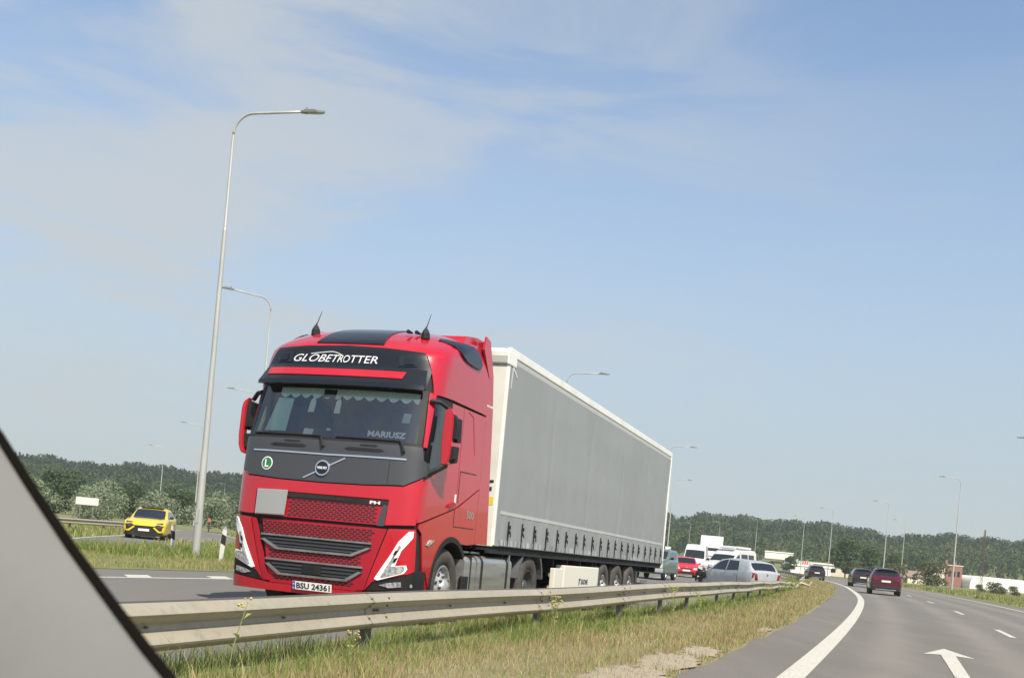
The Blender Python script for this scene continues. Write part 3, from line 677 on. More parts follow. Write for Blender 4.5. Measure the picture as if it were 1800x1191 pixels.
# ---- front
P = lambda name, poly, mt, o0=-.02, o1=.0, st=.06, parent=tr, f=skin: patch(name, poly, f, o0, o1, st, mt, parent)
P('upper_panel', [(-1.13,2.93),(1.13,2.93),(1.16,3.15),(1.07,3.40),(.6,3.43),(0,3.445),(-.6,3.43),(-1.07,3.40),(-1.16,3.15)], M_panel, -.02, .02)
up_ = tr.children[-1]
vis = patch('sun_visor', [(-1.16,2.90),(1.16,2.90),(1.15,2.955),(-1.15,2.955)], lambda s,z,o: (lambda p: (p[0]-.14, p[1], p[2]))(skin(s,z,o)), -.16, .03, .06, M_panel, tr)
patch('sun_visor_shield', [(-1.18,2.93),(1.18,2.93),(1.15,3.02),(1.12,3.17),(-1.12,3.17),(-1.15,3.02)], lambda s,z,o: (lambda p: (p[0]-.15+.55*(z-2.93), p[1], p[2]))(skin(s,z,o)), -.02, .02, .06, M_panel, tr)
patch('visor_stripe', [(-1.04,3.025),(.88,3.025),(.91,3.12),(-1.06,3.12)], lambda s,z,o: (lambda p: (p[0]-.15+.55*(z-2.93), p[1], p[2]))(skin(s,z,o)), .018, .032, .06, M_red, tr)
lettering('lettering', 'GLOBETROTTER', -.80, .53, 3.212, 3.308, skin, .024, M_whitep, up_, .0, .04)
# the swoosh through the lettering
sw = [(-.56+.72*i/24, 3.318+.036*math.sin(math.pi*min(1,i/14)*.5)-.14*max(0,(i-10)/14)**1.5) for i in range(18)]
patch('lettering_swoosh', [p for p in sw] + [(p[0], p[1]-.008) for p in sw[::-1]], skin, .022, .027, .08, M_whitep, up_)
for sg in (-1, 1):  # auxiliary lamps in the upper panel
    q = [(sg*.80,3.12+.08),(sg*1.0,3.21),(sg*1.01,3.33),(sg*.80,3.335)]; P('roof_lamp', q if sg > 0 else q[::-1], M_carglass, .015, .032, .05, up_)
    q = [(sg*.86,3.225),(sg*.97,3.228),(sg*.975,3.31),(sg*.86,3.312)]; P('roof_lamp_lens', q if sg > 0 else q[::-1], M_panel, .03, .045, .05, up_)
for x in (-1.0,-.93,-.86): P('marker_slot', [(x,3.22),(x+.012,3.22),(x+.018,3.33),(x+.006,3.33)], M_chrome, .02, .024, .05, up_)
# roof hatch
def roofmap(s, k, o):
    z = float(np.interp(k, [0,1], [3.47, 3.86])); p = skin(s, z, 0); return (p[0]-o*.6, p[1], p[2]+o)
patch('roof_window', [(-.60,0),(.60,0),(.66,1),(-.66,1)], roofmap, .0, .012, (.08,.08), M_panel, tr)
# windscreen and its surround
ring_o = [(-1.225,2.20),(1.225,2.20),(1.165,2.92),(-1.165,2.92)]; ring_i = [(-1.155,2.245),(1.155,2.245),(1.105,2.885),(-1.105,2.885)]
for k in range(4): P('windscreen_surround', [ring_o[k], ring_o[(k+1)%4], ring_i[(k+1)%4], ring_i[k]], M_black, -.05, .008)
P('windscreen', [(-1.16,2.24),(1.16,2.24),(1.11,2.89),(-1.11,2.89)], M_glass, -.002, .002); ws = tr.children[-1]
for sg in (-1, 1):      # red A pillars
    q = [(sg*1.24,2.21),(sg*1.30,2.21),(sg*1.27,2.90),(sg*1.18,2.90)]; P('pillar', q if sg > 0 else q[::-1], M_red, -.02, .004)
# ---- what shows behind the windscreen
M_in = mat('cab_interior', (0.13, 0.13, 0.125), 0.8, noise=[(3, .4, .7, (0.04, 0.04, 0.042))])
m = MB(); m.box(.95, 1.0, .1, 2.4, 2.1, 3.1); m.box(.9, 1.02, .05, .4, 1.9, 3.0).build('interior_wall', M_in, tr)
m = MB(); m.box(.30, .62, .12, 2.38, 2.06, 2.24, .05); m.box(.36, .55, 1.35, 2.2, 2.2, 2.27, .03).build('dashboard', M_black, tr)
MI = mat('seat_fabric', (0.06, 0.06, 0.07), 0.9)
for y0 in (.28, 1.62): m = MB(); m.box(.78, .92, y0, y0+.5, 2.0, 2.72, .08); m.box(.78, .88, y0+.12, y0+.38, 2.72, 2.9, .06).build('seat', MI, tr)
M_shade = mat('green_cloth', (0.55, 0.74, 0.66), 0.85)
M_lace = mat('pale_green_lace', (0.80, 0.90, 0.80), 0.9, noise=[(40, .4, .6, (0.62, 0.75, 0.64))])
P('side_curtain', [(-1.0,2.30),(-.66,2.30),(-.66,2.73),(-.90,2.74)], M_shade, -.07, -.06, .1)
P('pillar_trim', [(-1.13,2.28),(-1.05,2.28),(-1.03,2.45),(-1.07,2.62)], mat('pale_trim', (0.50,0.54,0.30), .8), -.05, -.03, .1)
# scalloped valance along the top of the glass
sc_ = []
for k in range(13):
    x0, x1 = -.86+k*.155, -.86+(k+1)*.155
    if k in (3, 4): pass
    sc_ += [(x0+(x1-x0)*j/6, 2.79-.055*math.sin(math.pi*j/6)-(.0 if j else .0)) for j in range(6)]
sc_ = [(a, b) for a, b in sc_ if a < 1.09]
P('valance', sc_ + [(1.09,2.79),(1.085,2.87),(-.86,2.87)], M_lace, -.030, -.026, .08)
P('mirror_mount', [(-.22,2.76),(-.03,2.76),(-.03,2.86),(-.22,2.86)], M_black, -.05, -.02, .1)
for x, zt in ((-.36, 2.78), (.02, 2.78)):
    P('hanging_pennant', [(x-.045,2.56),(x+.045,2.56),(x+.04,2.70),(x,zt),(x-.04,2.70)], mat('white_cloth', (.85,.88,.80), .8), -.06, -.05, .1)
P('dashboard_card', [(-.38,2.27),(-.24,2.27),(-.24,2.34),(-.37,2.345)], M_plate, -.04, -.03, .1)
P('dashboard_card', [(-.06,2.33),(.0,2.33),(.0,2.36),(-.06,2.36)], M_plate, -.04, -.03, .1)
P('name_board', [(.48,2.285),(1.02,2.285),(1.02,2.375),(.48,2.375)], M_black, -.05, -.04, .1)
nb = tr.children[-1]; lettering('lettering', 'MARIUSZ', .51, 1.0, 2.29, 2.368, skin, -.036, M_led, nb, .04)
P('driver_badge', [(.90,2.50),(1.0,2.50),(1.01,2.62),(.91,2.62)], mat('pale_sticker', (.45,.5,.52), .7), -.12, -.11, .1)
# wipers
for x0, x1, za in ((-.02,-1.02,2.262), (1.02,.18,2.258)):
    m = MB(); a = skin(x0, 2.12, .035); b = skin(x0-.06, 2.255, .035); m.tube([a, b], [.022, .012], 6)
    n = 10; m.tube([skin(x0-.06+(x1-x0)*k/n, 2.255+(za-2.255)*k/n, .02) for k in range(n+1)], .009, 5).build('wiper', M_black, tr)
# grey band under the windscreen
band = [(-1.49,1.745),(-1.2,1.72),(-.6,1.695),(0,1.685),(.6,1.695),(1.03,1.722),(1.06,1.715),(1.45,1.93),(1.40,1.99),(1.27,2.05),(1.235,2.205),(-1.235,2.205),(-1.27,2.1),(-1.40,1.99),(-1.46,1.90)]
band = [(-1.45,1.93) if p == (-1.49,1.745) else p for p in band]; band[1] = (-1.06,1.715); band.insert(2, (-1.03,1.722))
P('front_panel', band, M_grey, -.02, .012); gp = tr.children[-1]
P('chrome_strip', [(-1.04,2.028),(0,2.018),(1.06,2.028),(1.06,2.048),(0,2.036),(-1.04,2.046)], M_chrome, .01, .022, .08, gp)
for x0 in (-.72, .32):
    P('vent_slot', [(x0,2.10),(x0+.40,2.10),(x0+.46,2.118),(x0+.40,2.14),(x0,2.14),(x0-.06,2.118)], M_black, .01, .018, .08, gp)
    P('vent_slot', [(x0+.14,2.165),(x0+.36,2.165),(x0+.36,2.185),(x0+.14,2.185)], M_black, .01, .018, .08, gp)
m = MB(); c = skin(.02, 1.86, .012)
P('seam', [(.86,1.72),(.868,1.72),(.868,2.0),(.86,2.0)], M_dark, .01, .013, .1, gp)
circ = lambda cx, cz, r, n=28: [(cx+r*math.cos(2*math.pi*k/n), cz+r*math.sin(2*math.pi*k/n)) for k in range(n)]
P('badge_bar', [(-.25,1.725),(-.235,1.715),(.30,1.99),(.285,2.002)], M_chrome, .012, .022, .08, gp)
P('emblem_ring', circ(.01, 1.857, .096), M_chrome, .012, .034, .08, gp); P('emblem', circ(.01, 1.857, .080), M_panel, .03, .038, .08, gp)
em = gp.children[-1]; lettering('lettering', 'VOLVO', -.056, .076, 1.842, 1.874, skin, .041, M_whitep, em, .045)
P('emblem_arrow', [(.07,1.92),(.115,1.905),(.10,1.87)], M_chrome, .014, .026, .08, gp)
MG = mat('sticker_green', (.03,.16,.05), .5)
P('round_sticker', circ(-.795, 1.873, .083), M_whitep, .012, .015, .08, gp); P('round_sticker_centre', circ(-.795, 1.873, .070), MG, .013, .018, .08, gp)
lettering('lettering', 'L', -.823, -.765, 1.825, 1.92, skin, .02, M_whitep, gp.children[-1], .02)
# red hood: pieces round the upper grille (s -.90...90, z 1.205..1.515)
def side_pts(near): pass
P('front_hood', [(-1.02,1.235),(-.905,1.235),(-.905,1.535),(.915,1.535),(.90,1.225),(1.02,1.235),(1.27,1.255),(1.30,1.70),(1.30,1.83),(1.06,1.70),(1.03,1.705),(.6,1.68),(0,1.67),(-.6,1.68),(-1.03,1.705),(-1.06,1.70),(-1.30,1.83),(-1.30,1.70),(-1.27,1.255)], M_red, -.03, .012); hood = tr.children[-1]
P('upper_grille', [(-.90,1.22),(.895,1.22),(.91,1.53),(-.90,1.53)], M_redmat, -.05, -.006); ug = tr.children[-1]
P('grille_bar', [(-.46,1.465),(.905,1.46),(.91,1.515),(-.46,1.525)], M_black, -.01, .008, .08, ug)
P('grille_bar', [(.80,1.21),(.88,1.21),(.91,1.47),(.85,1.47)], M_grey, -.01, .008, .08, ug)
P('grille_slot', [(-.42,1.475),(.36,1.47),(.38,1.50),(-.42,1.51)], M_dark, .0, .012, .08, ug)
lettering('lettering', 'FH', .68, .81, 1.467, 1.504, skin, .012, M_whitep, ug, .04)
def honey(name, s0, s1, z0, z1, parent, o=.0, clip=None, dx=.076, dz=.0265):
    vs = []; fs = []; k = 0; z = z0+dz/2
    while z < z1-.005:
        x = s0 + dx/2 + (dx/2 if k % 2 else 0)
        while x < s1 - dx*.3:
            if clip is None or clip(x, z):
                b = len(vs)
                for a, c in ((-.40,0),(-.26,.36),(.26,.36),(.40,0),(.26,-.36),(-.26,-.36)): vs.append(skin(x+a*dx, z+c*dz, o))
                fs.append(tuple(range(b, b+6)))
            x += dx
        z += dz; k += 1
    return newobj(name, vs, fs, M_dark, parent)
honey('grille_mesh', -.42, .80, 1.235, 1.455, ug, -.004)
P('blank_plate', [(-.86,1.243),(-.445,1.25),(-.43,1.545),(-.86,1.535)], mat('plain_grey_sheet', (.36,.36,.35), .4, metal=.3), .03, .045, .08, hood)
P('blank_plate_rim', [(-.87,1.235),(-.435,1.24),(-.42,1.553),(-.87,1.545)], M_chrome, .022, .032, .08, hood)
# lower grille and bumper
P('lower_grille', [(-.77,1.18),(.90,1.18),(.66,.40),(-.60,.40)], M_redmat, -.05, -.004); lg = tr.children[-1]
P('grille_edge', [(.86,1.18),(.93,1.18),(.69,.42),(.60,.42)], M_redmat, -.01, .012, .08, lg)
P('grille_edge', [(-.93,1.18),(-.86,1.18),(-.60,.42),(-.69,.42)], M_redmat, -.01, .012, .08, lg)
cl = lambda x, z: abs(x) < .58+(z-.42)*.345-.06 and not (.835-abs(x)*.02 < z < 1.0) and not (.50 < z < .70)
honey('grille_mesh', -.84, .84, .44, 1.165, lg, -.002, cl)
def intake(nm, zt, zb, wt, wb, par):
    P(nm, [(-wt,zt),(wt,zt),(wt-.01,zt-.06),(wb,zb),(-wb,zb),(-wt+.01,zt-.06)], M_dark, -.01, .006, .08, par); it = par.children[-1]
    P('intake_frame', [(-wt,zt),(wt,zt),(wt,zt-.022),(-wt,zt-.022)], M_alud, .0, .02, .08, it)
    P('intake_frame', [(-wt,zt-.07),(-wb-.02,zb-.012),(wb+.02,zb-.012),(wt,zt-.07),(wt-.05,zt-.065),(wb-.01,zb+.014),(-wb+.01,zb+.014),(-wt+.05,zt-.065)], M_alud, .0, .024, .08, it)
    for i, q in enumerate((.34, .58, .8)):
        z = zt + (zb-zt)*q; ww = wt-.13*q-.06; P('intake_slat', [(-ww,z-.008),(ww,z-.008),(ww,z+.010),(-ww,z+.010)], M_grey, .004, .014, .08, it)
    return it
intake('air_intake', 1.0, .825, .755, .50, lg); i2 = intake('air_intake', .70, .515, .665, .45, lg)
P('radar_cover', [(-.13,.545),(.13,.545),(.13,.665),(-.13,.665)], M_black, .012, .022, .08, i2)
bl = [(-1.30,.30),(1.30,.30),(1.30,.44),(1.20,.455),(.70,.40),(.66,.395),(-.60,.395),(-.64,.40),(-1.2,.455),(-1.30,.44)]
P('bumper', bl, M_red, -.05, .02); bp = tr.children[-1]
for sg in (-1, 1):
    sd = lambda q: q if sg > 0 else [(-a, b) for a, b in q][::-1]
    P('bumper_corner', sd([(.95,1.185),(1.27,1.205),(1.29,1.17),(1.31,.70),(1.22,.66),(.84,.545),(.80,.535),(.70,.42)]), M_red, -.03, .014); bc = tr.children[-1]
    P('headlight', sd([(1.19,1.17),(1.25,1.18),(1.245,1.10),(1.12,.93),(1.06,.745),(1.19,.765),(1.205,.72),(1.17,.665),(.865,.555),(.82,.57),(1.0,.88),(1.08,1.04)]), M_led, .012, .024, .05, bc); hl = bc.children[-1]
    P('headlight_lens', sd([(1.09,1.0),(1.12,.98),(1.05,.86),(1.02,.74),(1.16,.752),(1.175,.71),(1.14,.67),(.92,.595),(.90,.605),(1.04,.88)]), M_lampglass, .022, .03, .05, hl)
    for zz in (.93, .84): P('headlight_lens', sd([(1.05,zz),(1.09,zz+.01),(1.06,zz-.05),(1.03,zz-.05)]), M_panel, .028, .034, .05, hl)
    P('lower_panel', sd([(.80,.525),(1.22,.65),(1.31,.69),(1.62,.70),(1.62,.46),(1.30,.45),(1.2,.465),(.72,.42)]), M_black, -.03, .008); lp = tr.children[-1]
    P('fog_lamp', sd([(.88,.50),(1.0,.475),(1.15,.50),(1.14,.56),(.98,.535)]), M_lampglass, .006, .02, .05, lp)
    P('marker_lamp', sd([(1.25,.50),(1.28,.50),(1.28,.54),(1.25,.54)]), M_lampglass, .006, .02, .05, lp)
P('number_plate', [(-.245,.347),(.285,.347),(.285,.447),(-.245,.447)], M_plate, .03, .042, .08, bp); npl = bp.children[-1]
P('plate_band', [(-.243,.35),(-.205,.35),(-.205,.444),(-.243,.444)], M_blue, .042, .044, .08, npl)
lettering('lettering', 'BSU 24361', -.188, .268, .360, .434, skin, .0445, M_dark, npl, .03)
lettering('lettering', 'PL', -.238, -.211, .355, .372, skin, .0455, M_whitep, npl, .02)
P('plate_stars', circ(-.224, .412, .012, 10), mat('plate_gold', (.7,.5,.05), .5), .044, .0455, .08, npl)
# ---- sides
AX1 = 1.42
for near, f in ((True, SN), (False, SF)):
    s_ = lambda q: q
    Q = lambda name, poly, mt, o0=-.02, o1=.0, st=.12, parent=tr: patch(name, poly if near else poly[::-1], (lambda a, b, o: f(a, b, o)), o0, o1, st, mt, parent)
    Q('cab_door', [(.285,1.30),(1.46,1.56),(1.46,2.90),(.50,2.87),(.40,2.80),(.34,2.2),(.36,1.92),(.50,1.72),(.285,1.80)] if False else
      [(.26,1.285),(1.44,1.545),(1.44,2.86),(1.02,2.86),(1.02,2.05),(.62,1.93),(.36,1.84),(.33,1.80),(.26,1.80)], M_red, -.02, .004, .1); dr = tr.children[-1]
    Q('door_frame', [(.40,2.83),(.50,2.865),(1.02,2.865),(1.02,2.80),(.46,2.80)], M_black, -.02, .002, .1)
    Q('door_window', [(.33,1.88),(.62,1.95),(1.02,2.06),(1.02,2.81),(.50,2.82),(.42,2.76)], M_carglass, -.02, -.004, .1, dr)
    Q('window_trim', [(.33,1.81),(.62,1.915),(1.03,2.04),(1.03,2.07),(.62,1.96),(.33,1.89)], M_black, -.01, .007, .1, dr)
    Q('door_handle', [(1.16,1.53),(1.36,1.58),(1.36,1.62),(1.16,1.57)], M_redmat, .0, .03, .1, dr)
    Q('door_sticker', [(1.38,1.60),(1.435,1.61),(1.435,1.73),(1.38,1.72)], M_whitep, .004, .007, .1, dr)
    Q('sleeper_side', [(1.455,1.55),(2.29,1.87),(2.29,2.86),(1.455,2.86)], M_red, -.02, .004, .12); sl_ = tr.children[-1]
    for q in ([(1.50,2.028),(2.12,2.04),(2.12,2.052),(1.50,2.042)], [(1.50,1.62),(1.512,1.62),(1.512,2.035),(1.50,2.035)], [(1.62,2.86-.02),(1.82,2.80),(1.98,2.30),(1.965,2.30),(1.80,2.785),(1.60,2.828)]):
        Q('seam', q, M_redmat if len(q) > 4 else M_dark, .004, .007, .12, sl_)
    Q('upper_side', [(.50,2.885),(1.0,2.90),(2.29,2.89),(2.29,3.40),(.70,3.40),(.545,3.38)], M_red, -.02, .006, .12)
    Q('side_air_inlet', [(1.02,3.66),(1.12,3.70),(1.72,3.72),(1.88,3.66),(1.96,3.52),(1.86,3.44),(1.62,3.44),(1.36,3.46),(1.18,3.52)], M_panel, -.0, .028, .12, roof)
    # wheel arch panel behind the bumper, and fairing above the tank
    Q('wing', [(.30,1.27),(1.44,1.53),(1.60,1.58),(2.29,1.85),(2.29,1.10),(2.0,1.08)] + arc(AX1, .5, .665, 62, 180, 16) + [(.62,.70),(.52,.70),(.40,1.16),(.30,1.22)], M_red, -.02, .002, .12); wg = tr.children[-1]
    Q('seam', [(1.42,1.30),(2.2,1.30),(2.2,1.312),(1.43,1.312),(1.43,1.53),(1.42,1.53)], M_dark, .002, .005, .12, wg)
    if near: lettering('lettering', '500', 1.88, 2.16, 1.44, 1.54, lambda a, b, o: f(a, b, o), .006, M_chrome, wg, .01)
    Q('side_marker', [(.56,1.03),(.60,1.01),(.72,1.06),(.80,1.10),(.66,1.10)], M_lampglass, .002, .02, .12, wg)
    y0 = 0.0 if near else 2.5
    m = MB(); ring = arc(AX1, .5, .67, 40, 190, 22) + arc(AX1, .5, .60, 190, 40, 22); a0, a1 = (-.012, .45) if near else (2.05, 2.512)
    m.prism(ring, 'y', a0, a1).build('wheel_arch', M_black, tr)
    m = MB(); m.prism([(.62,.70),(.76,.70),(.80,.40),(.60,.36),(.48,.36),(.52,.62)], 'y', .02 if near else 2.40, .10 if near else 2.48).build('step_panel', M_red, tr)
    # side deflector panel behind the cab
    yy = (0.0, .03) if near else (2.47, 2.5)
    m = MB(); m.prism([(2.305,1.11),(2.83,1.11),(2.76,1.6),(2.56,3.02),(2.305,3.02)], 'y', *yy).build('side_deflector', M_red, tr)
    m = MB(); m.prism([(2.305,3.05),(2.55,3.05),(2.46,3.45),(2.22,3.90),(2.05,3.93),(2.0,3.75),(2.305,3.4)], 'y', *yy).build('side_deflector', M_red, tr)
    # mirrors
    v = -1 if near else 1; b = (0 if near else 2.5); 
    m = MB()
    def mp(u, y, z): return (u, b + v*y, z)
    def housing(pts, u0, u1): # outline in (y,z), extruded in u
        m = MB(); m.prism([(b+v*p[0], p[1]) for p in pts], 'x', u0, u1); return m
    if not near: mp = lambda u, y, z: (u, b + v*(y-.03 if y > .05 else y), z); b -= .03
    if near:
        o = housing([(.11,2.68),(.16,2.74),(.22,2.69),(.235,2.60),(.235,2.26),(.225,2.12),(.20,2.04),(.14,2.02),(.11,2.06),(.10,2.3)], .50, .60).build('mirror', M_red, tr)
        k_ = housing([(.225,2.66),(.27,2.60),(.285,2.50),(.285,2.36),(.225,2.36)], .52, .62).build('mirror_housing', M_black, o); k_ = housing([(.225,2.27),(.275,2.26),(.27,2.12),(.215,2.07)], .52, .62).build('mirror_housing', M_black, o)
    else:
        o = housing([(.17,2.74),(.25,2.68),(.27,2.60),(.28,2.26),(.27,2.12),(.23,2.02),(.16,2.00),(.20,2.12),(.21,2.30),(.20,2.60)], .50, .60).build('mirror', M_red, tr)
        k_ = housing([(.06,2.66),(.17,2.70),(.20,2.60),(.20,2.36),(.06,2.36)], .52, .60).build('mirror_housing', M_black, o); k_ = housing([(.08,2.26),(.21,2.27),(.20,2.10),(.09,2.07)], .52, .60).build('mirror_housing', M_black, o)
    mo = o
    bm = bmesh.new(); bm.from_mesh(o.data); bmesh.ops.bevel(bm, geom=[e for e in bm.edges if e.calc_face_angle(0) > .5], offset=.012, segments=2, affect='EDGES'); bm.to_mesh(o.data); bm.free()
    o = housing([(.11,2.66),(.26,2.62),(.27,2.33),(.11,2.33)], .60, .74).build('mirror_housing', M_black, mo)
    o = housing([(.11,2.28),(.27,2.27),(.26,2.08),(.12,2.05)], .60, .70).build('mirror_housing', M_black, mo)
    o = housing([(.13,2.63),(.25,2.60),(.25,2.36),(.13,2.36)], .74, .745).build('mirror_glass', M_carglass, mo)
    m = MB(); m.tube([mp(.44,-.06,2.80), mp(.48,.06,2.79), mp(.56,.16,2.72)], .03, 7); m.tube([mp(.44,-.02,1.90), mp(.48,.08,1.96), mp(.56,.17,2.05)], .032, 7).build('mirror_arm', M_black, mo)
# front gap line under hood is the dark shell showing through
# antennas with round bases
for y, u in ((1.98,.90),(.42,.92)):
    z = 3.70; m = MB(); m.lathe([(.06,-.05),(.055,.02),(.03,.07),(.012,.09),(.008,.11)], (u, y, z), 'z', 10); m.tube([(u,y,z+.08),(u+.10,y-.01,z+.29)], [.008,.004], 5).build('antenna', M_black, tr)
m = MB(); m.tube([(.95,.62,3.73),(.82,.62,3.72)], [.012,.028], 8); m.tube([(1.05,.55,3.74),(.92,.55,3.735)], [.012,.026], 8).build('air_horn', M_black, tr)
# ---- chassis, tanks, wheels
m = MB(); m.box(.6, 6.2, .78, .88, .62, .95); m.box(.6, 6.2, 1.62, 1.72, .62, .95); m.box(.3, 2.3, .5, 2.0, .55, 1.1); m.box(2.2, 2.9, .75, 1.75, .9, 1.9, .05).build('chassis', M_dark, tr)
for near in (True, False):
    a, b = (.04, .66) if near else (1.84, 2.46); v = a if near else b; sg = 1 if near else -1
    wheel(tr, AX1, .06 if near else 2.44, .5, .515, .31, .295, near=near)
    wheel(tr, 5.22, .07 if near else 2.43, .5, .515, .60, .29, near=near, deep=True, rimmat=M_rimdark)
    m = MB()
    def rb(x0, x1, z0, z1, r_, m): # rounded tank along u
        n = 6; pts = []
        for cx, cz, s0 in ((a+r_, z0+r_, 180), (b-r_, z0+r_, 270), (b-r_, z1-r_, 0), (a+r_, z1-r_, 90)):
            pts += [(cx+r_*math.cos(R(s0+90*k/n)), cz+r_*math.sin(R(s0+90*k/n))) for k in range(n+1)]
        m.prism(pts, 'x', x0, x1)
    rb(2.62, 4.18, .36, .95, .11, m); tk = m.build('fuel_tank', M_alu, tr); autosmooth(tk, 40)
    m = MB()
    for x in (2.78, 3.92): 
        m2 = m; aa, bb = a, b
        n = 6; pts = []; r_ = .12
        for cx, cz, s0 in ((a-.008+r_, .352+r_, 180), (b+.008-r_, .352+r_, 270), (b+.008-r_, .958-r_, 0), (a-.008+r_, .958-r_, 90)):
            pts += [(cx+r_*math.cos(R(s0+90*k/n)), cz+r_*math.sin(R(s0+90*k/n))) for k in range(n+1)]
        m.prism(pts, 'x', x, x+.07)
    m.build('tank_strap', M_black, tk)
    m = MB(); rb(2.10, 2.56, .36, .93, .09, m); sb = m.build('side_box', M_alu, tr); autosmooth(sb, 40)
    m = MB(); m.box(2.33, 2.37, a-.004, b+.004, .36, .936); m.box(2.06, 2.28, (a-.01), a+.05, .36, .66, .02) if near else None; m.build('box_strap', M_black, sb)
    m = MB(); m.box(2.2, 2.5, a+.1, a+.25, .97, 1.0, .01); m.box(2.6, 2.95, a+.1, a+.25, .97, 1.0, .01).build('catwalk', M_alu, tr)
    # drive wheel mudguard
    m = MB(); ring = arc(5.22, .5, .72, 12, 168, 22) + arc(5.22, .5, .66, 168, 12, 22); m.prism(ring, 'y', (a if near else b-.62), (a+.62 if near else b)).build('mudguard', M_alud if False else mat('mudguard_grey', (.085,.09,.095), .55), tr)
    if near: mg = tr.children[-1]; m = MB(); m.prism(arc(5.22, .5, .665, 20, 160, 22) + arc(5.22, .5, .58, 160, 20, 22), 'y', a+.55, a+.6).build('mudguard_inner', M_black, mg)

# ================================================================ THE TRAILER (same frame, origin at its front corner)
TF, TR_ = 3.04, 16.60; TL = TR_-TF
tl = empty('semi_trailer', TRUCK_M @ Matrix.Translation((TF, 0, 0)), 'long semi-trailer with plain grey side curtain and white roof edge behind the red cab', 'trailer')
m = MB(); m.box(0, TL, .06, 2.49, 3.86, 3.98, .02).build('roof', M_white, tl)
m = MB(); m.box(0, .07, .02, 2.53, 1.12, 3.92).build('front_wall', M_white, tl)
m = MB(); m.box(-.02, .05, .0, .30, 1.10, 3.74, .01); m.box(-.02, .05, 2.25, 2.55, 1.10, 3.74, .01); m.box(.04, .10, -.006, .12, 1.12, 3.78, .008).build('corner_post', M_white, tl)
m = MB(); m.box(-.05, .34, -.02, .34, 3.74, 3.94, .015); m.box(-.05, .34, 2.21, 2.57, 3.74, 3.94, .015).build('corner_cap', M_white, tl)
m = MB(); m.box(-.055, -.04, .0, .32, 3.76, 3.86, .0).build('cap_panel', mat('cap_grey', (.42,.42,.38), .5), tl.children[-1])
for y0, y1 in ((-.015, .06), (2.49, 2.565)): m = MB(); m.box(.05, TL, y0, y1, 3.88, 4.0, .012).build('roof_rail', M_white, tl)
for y0, y1 in ((-.003, .05), (2.50, 2.553)): m = MB(); m.box(.30, TL-.02, y0, y1, 3.78, 3.878).build('curtain_track', mat('track_grey', (.40,.41,.38), .5), tl)
def curt(x, z):   # gentle waves of the tarpaulin
    wv = .010*math.sin(x*1.35+.6) + .006*math.sin(x*3.1+z*1.2) + .004*math.sin(x*7.7+2*z)
    low = max(0, (1.75-z)/.6); wv += low*(.012*math.sin(x*9.2) + .006*math.sin(x*23))
    wv += .011*math.exp(-((x-1.2) % 2.72 - 1.36)**2/.006) - .003*max(0, math.sin(z*6.0))
    return -.006 + wv*min(1, max(0, (z-1.12)/.12)+.25)*min(1, max(0, (3.8-z)/.5))
for near in (True, False):
    nx, nz = 220, 30; V = []; F = []
    for i in range(nx+1):
        for j in range(nz+1):
            x = .09 + (TL-.14)*i/nx; z = 1.115 + (3.80-1.115)*(j/nz)**1.3; y = curt(x, z); V.append((x, y if near else 2.55-y, z))
    for i in range(nx):
        for j in range(nz): a = i*(nz+1)+j; F.append((a, a+nz+1, a+nz+2, a+1) if near else (a, a+1, a+nz+2, a+nz+1))
    c = newobj('side_curtain', V, F, M_curtain, tl, True)
    yf = lambda x, z, o: (x, (curt(x, z)-o) if near else 2.55-curt(x, z)+o, z)
    od = lambda q: q if near else q[::-1]
    if near:
        patch('curtain_stripe', [(.25,1.585),(TL-.3,1.585),(TL-.3,1.635),(.25,1.635)], yf, .002, .005, .15, M_band, c)
        patch('curtain_hem', [(.32,1.125),(TL-.06,1.125),(TL-.06,1.20),(.32,1.215)], yf, .003, .010, .15, mat('pale_hem', (.40,.41,.42), .5, noise=[((14,1,1), .42, .55, (.20,.205,.21))]), c)
        patch('curtain_patch', [(.16,3.42),(.20,3.42),(.24,3.70),(.42,3.60),(.43,3.64),(.26,3.74),(.19,3.74)], yf, .003, .006, .15, mat('tape_white', (.48,.49,.50), .5), c)
        nst = 21; sp = (16.09-3.71)/(19.)
        for k in range(20):
            x = 3.71-TF + sp*k
            m = MB(); y = curt(x, 1.4)
            m.box(x-.014, x+.014, y-.020, y-.008, 1.13, 1.50); m.box(x+.03, x+.065, y-.03, y-.01, 1.38, 1.44, .006); m.box(x-.024, x+.024, y-.034, y-.012, 1.31, 1.36, .006)
            sq = random.Random(k); m.tube([(x+.015,y-.02,1.37),(x+.05,y-.028,1.33+sq.uniform(-.02,.02)),(x+sq.uniform(.05,.10),y-.026,1.27+sq.uniform(-.03,.03))], [.006,.011,.007], 5)
            m.build('curtain_strap', M_black, tl)
m = MB(); m.box(0, TL, .03, .10, 1.0, 1.115); m.box(0, TL, 2.45, 2.52, 1.0, 1.115); m.box(0, TL, .1, 2.45, 1.04, 1.12).build('side_rail', M_dark, tl)
m = MB(); m.box(.3, TL-.1, .75, .88, .72, 1.04); m.box(.3, TL-.1, 1.67, 1.8, .72, 1.04)
for k in range(14): m.box(.8+k*.95, .86+k*.95, .1, 2.45, .88, 1.03)
m.build('chassis', M_dark, tl)
m = MB(); m.box(TL-.06, TL, 0, 2.55, 1.0, 3.96).build('rear_doors', M_white, tl)
m = MB(); m.box(TL-.07, TL+.015, -.02, .12, 1.0, 3.9, .01); m.box(TL-.07, TL+.015, 2.43, 2.57, 1.0, 3.9, .01).build('rear_post', M_white, tl)
for x in (10.41, 11.72, 13.03):
    for near in (True, False): wheel(tl, x-TF, .05 if near else 2.50, .5, .515, .38, .27, near=near, nuts=8)
    m = MB(); m.tube([(x-TF,.3,.5),(x-TF,2.25,.5)], .07, 8).build('axle', M_dark, tl)
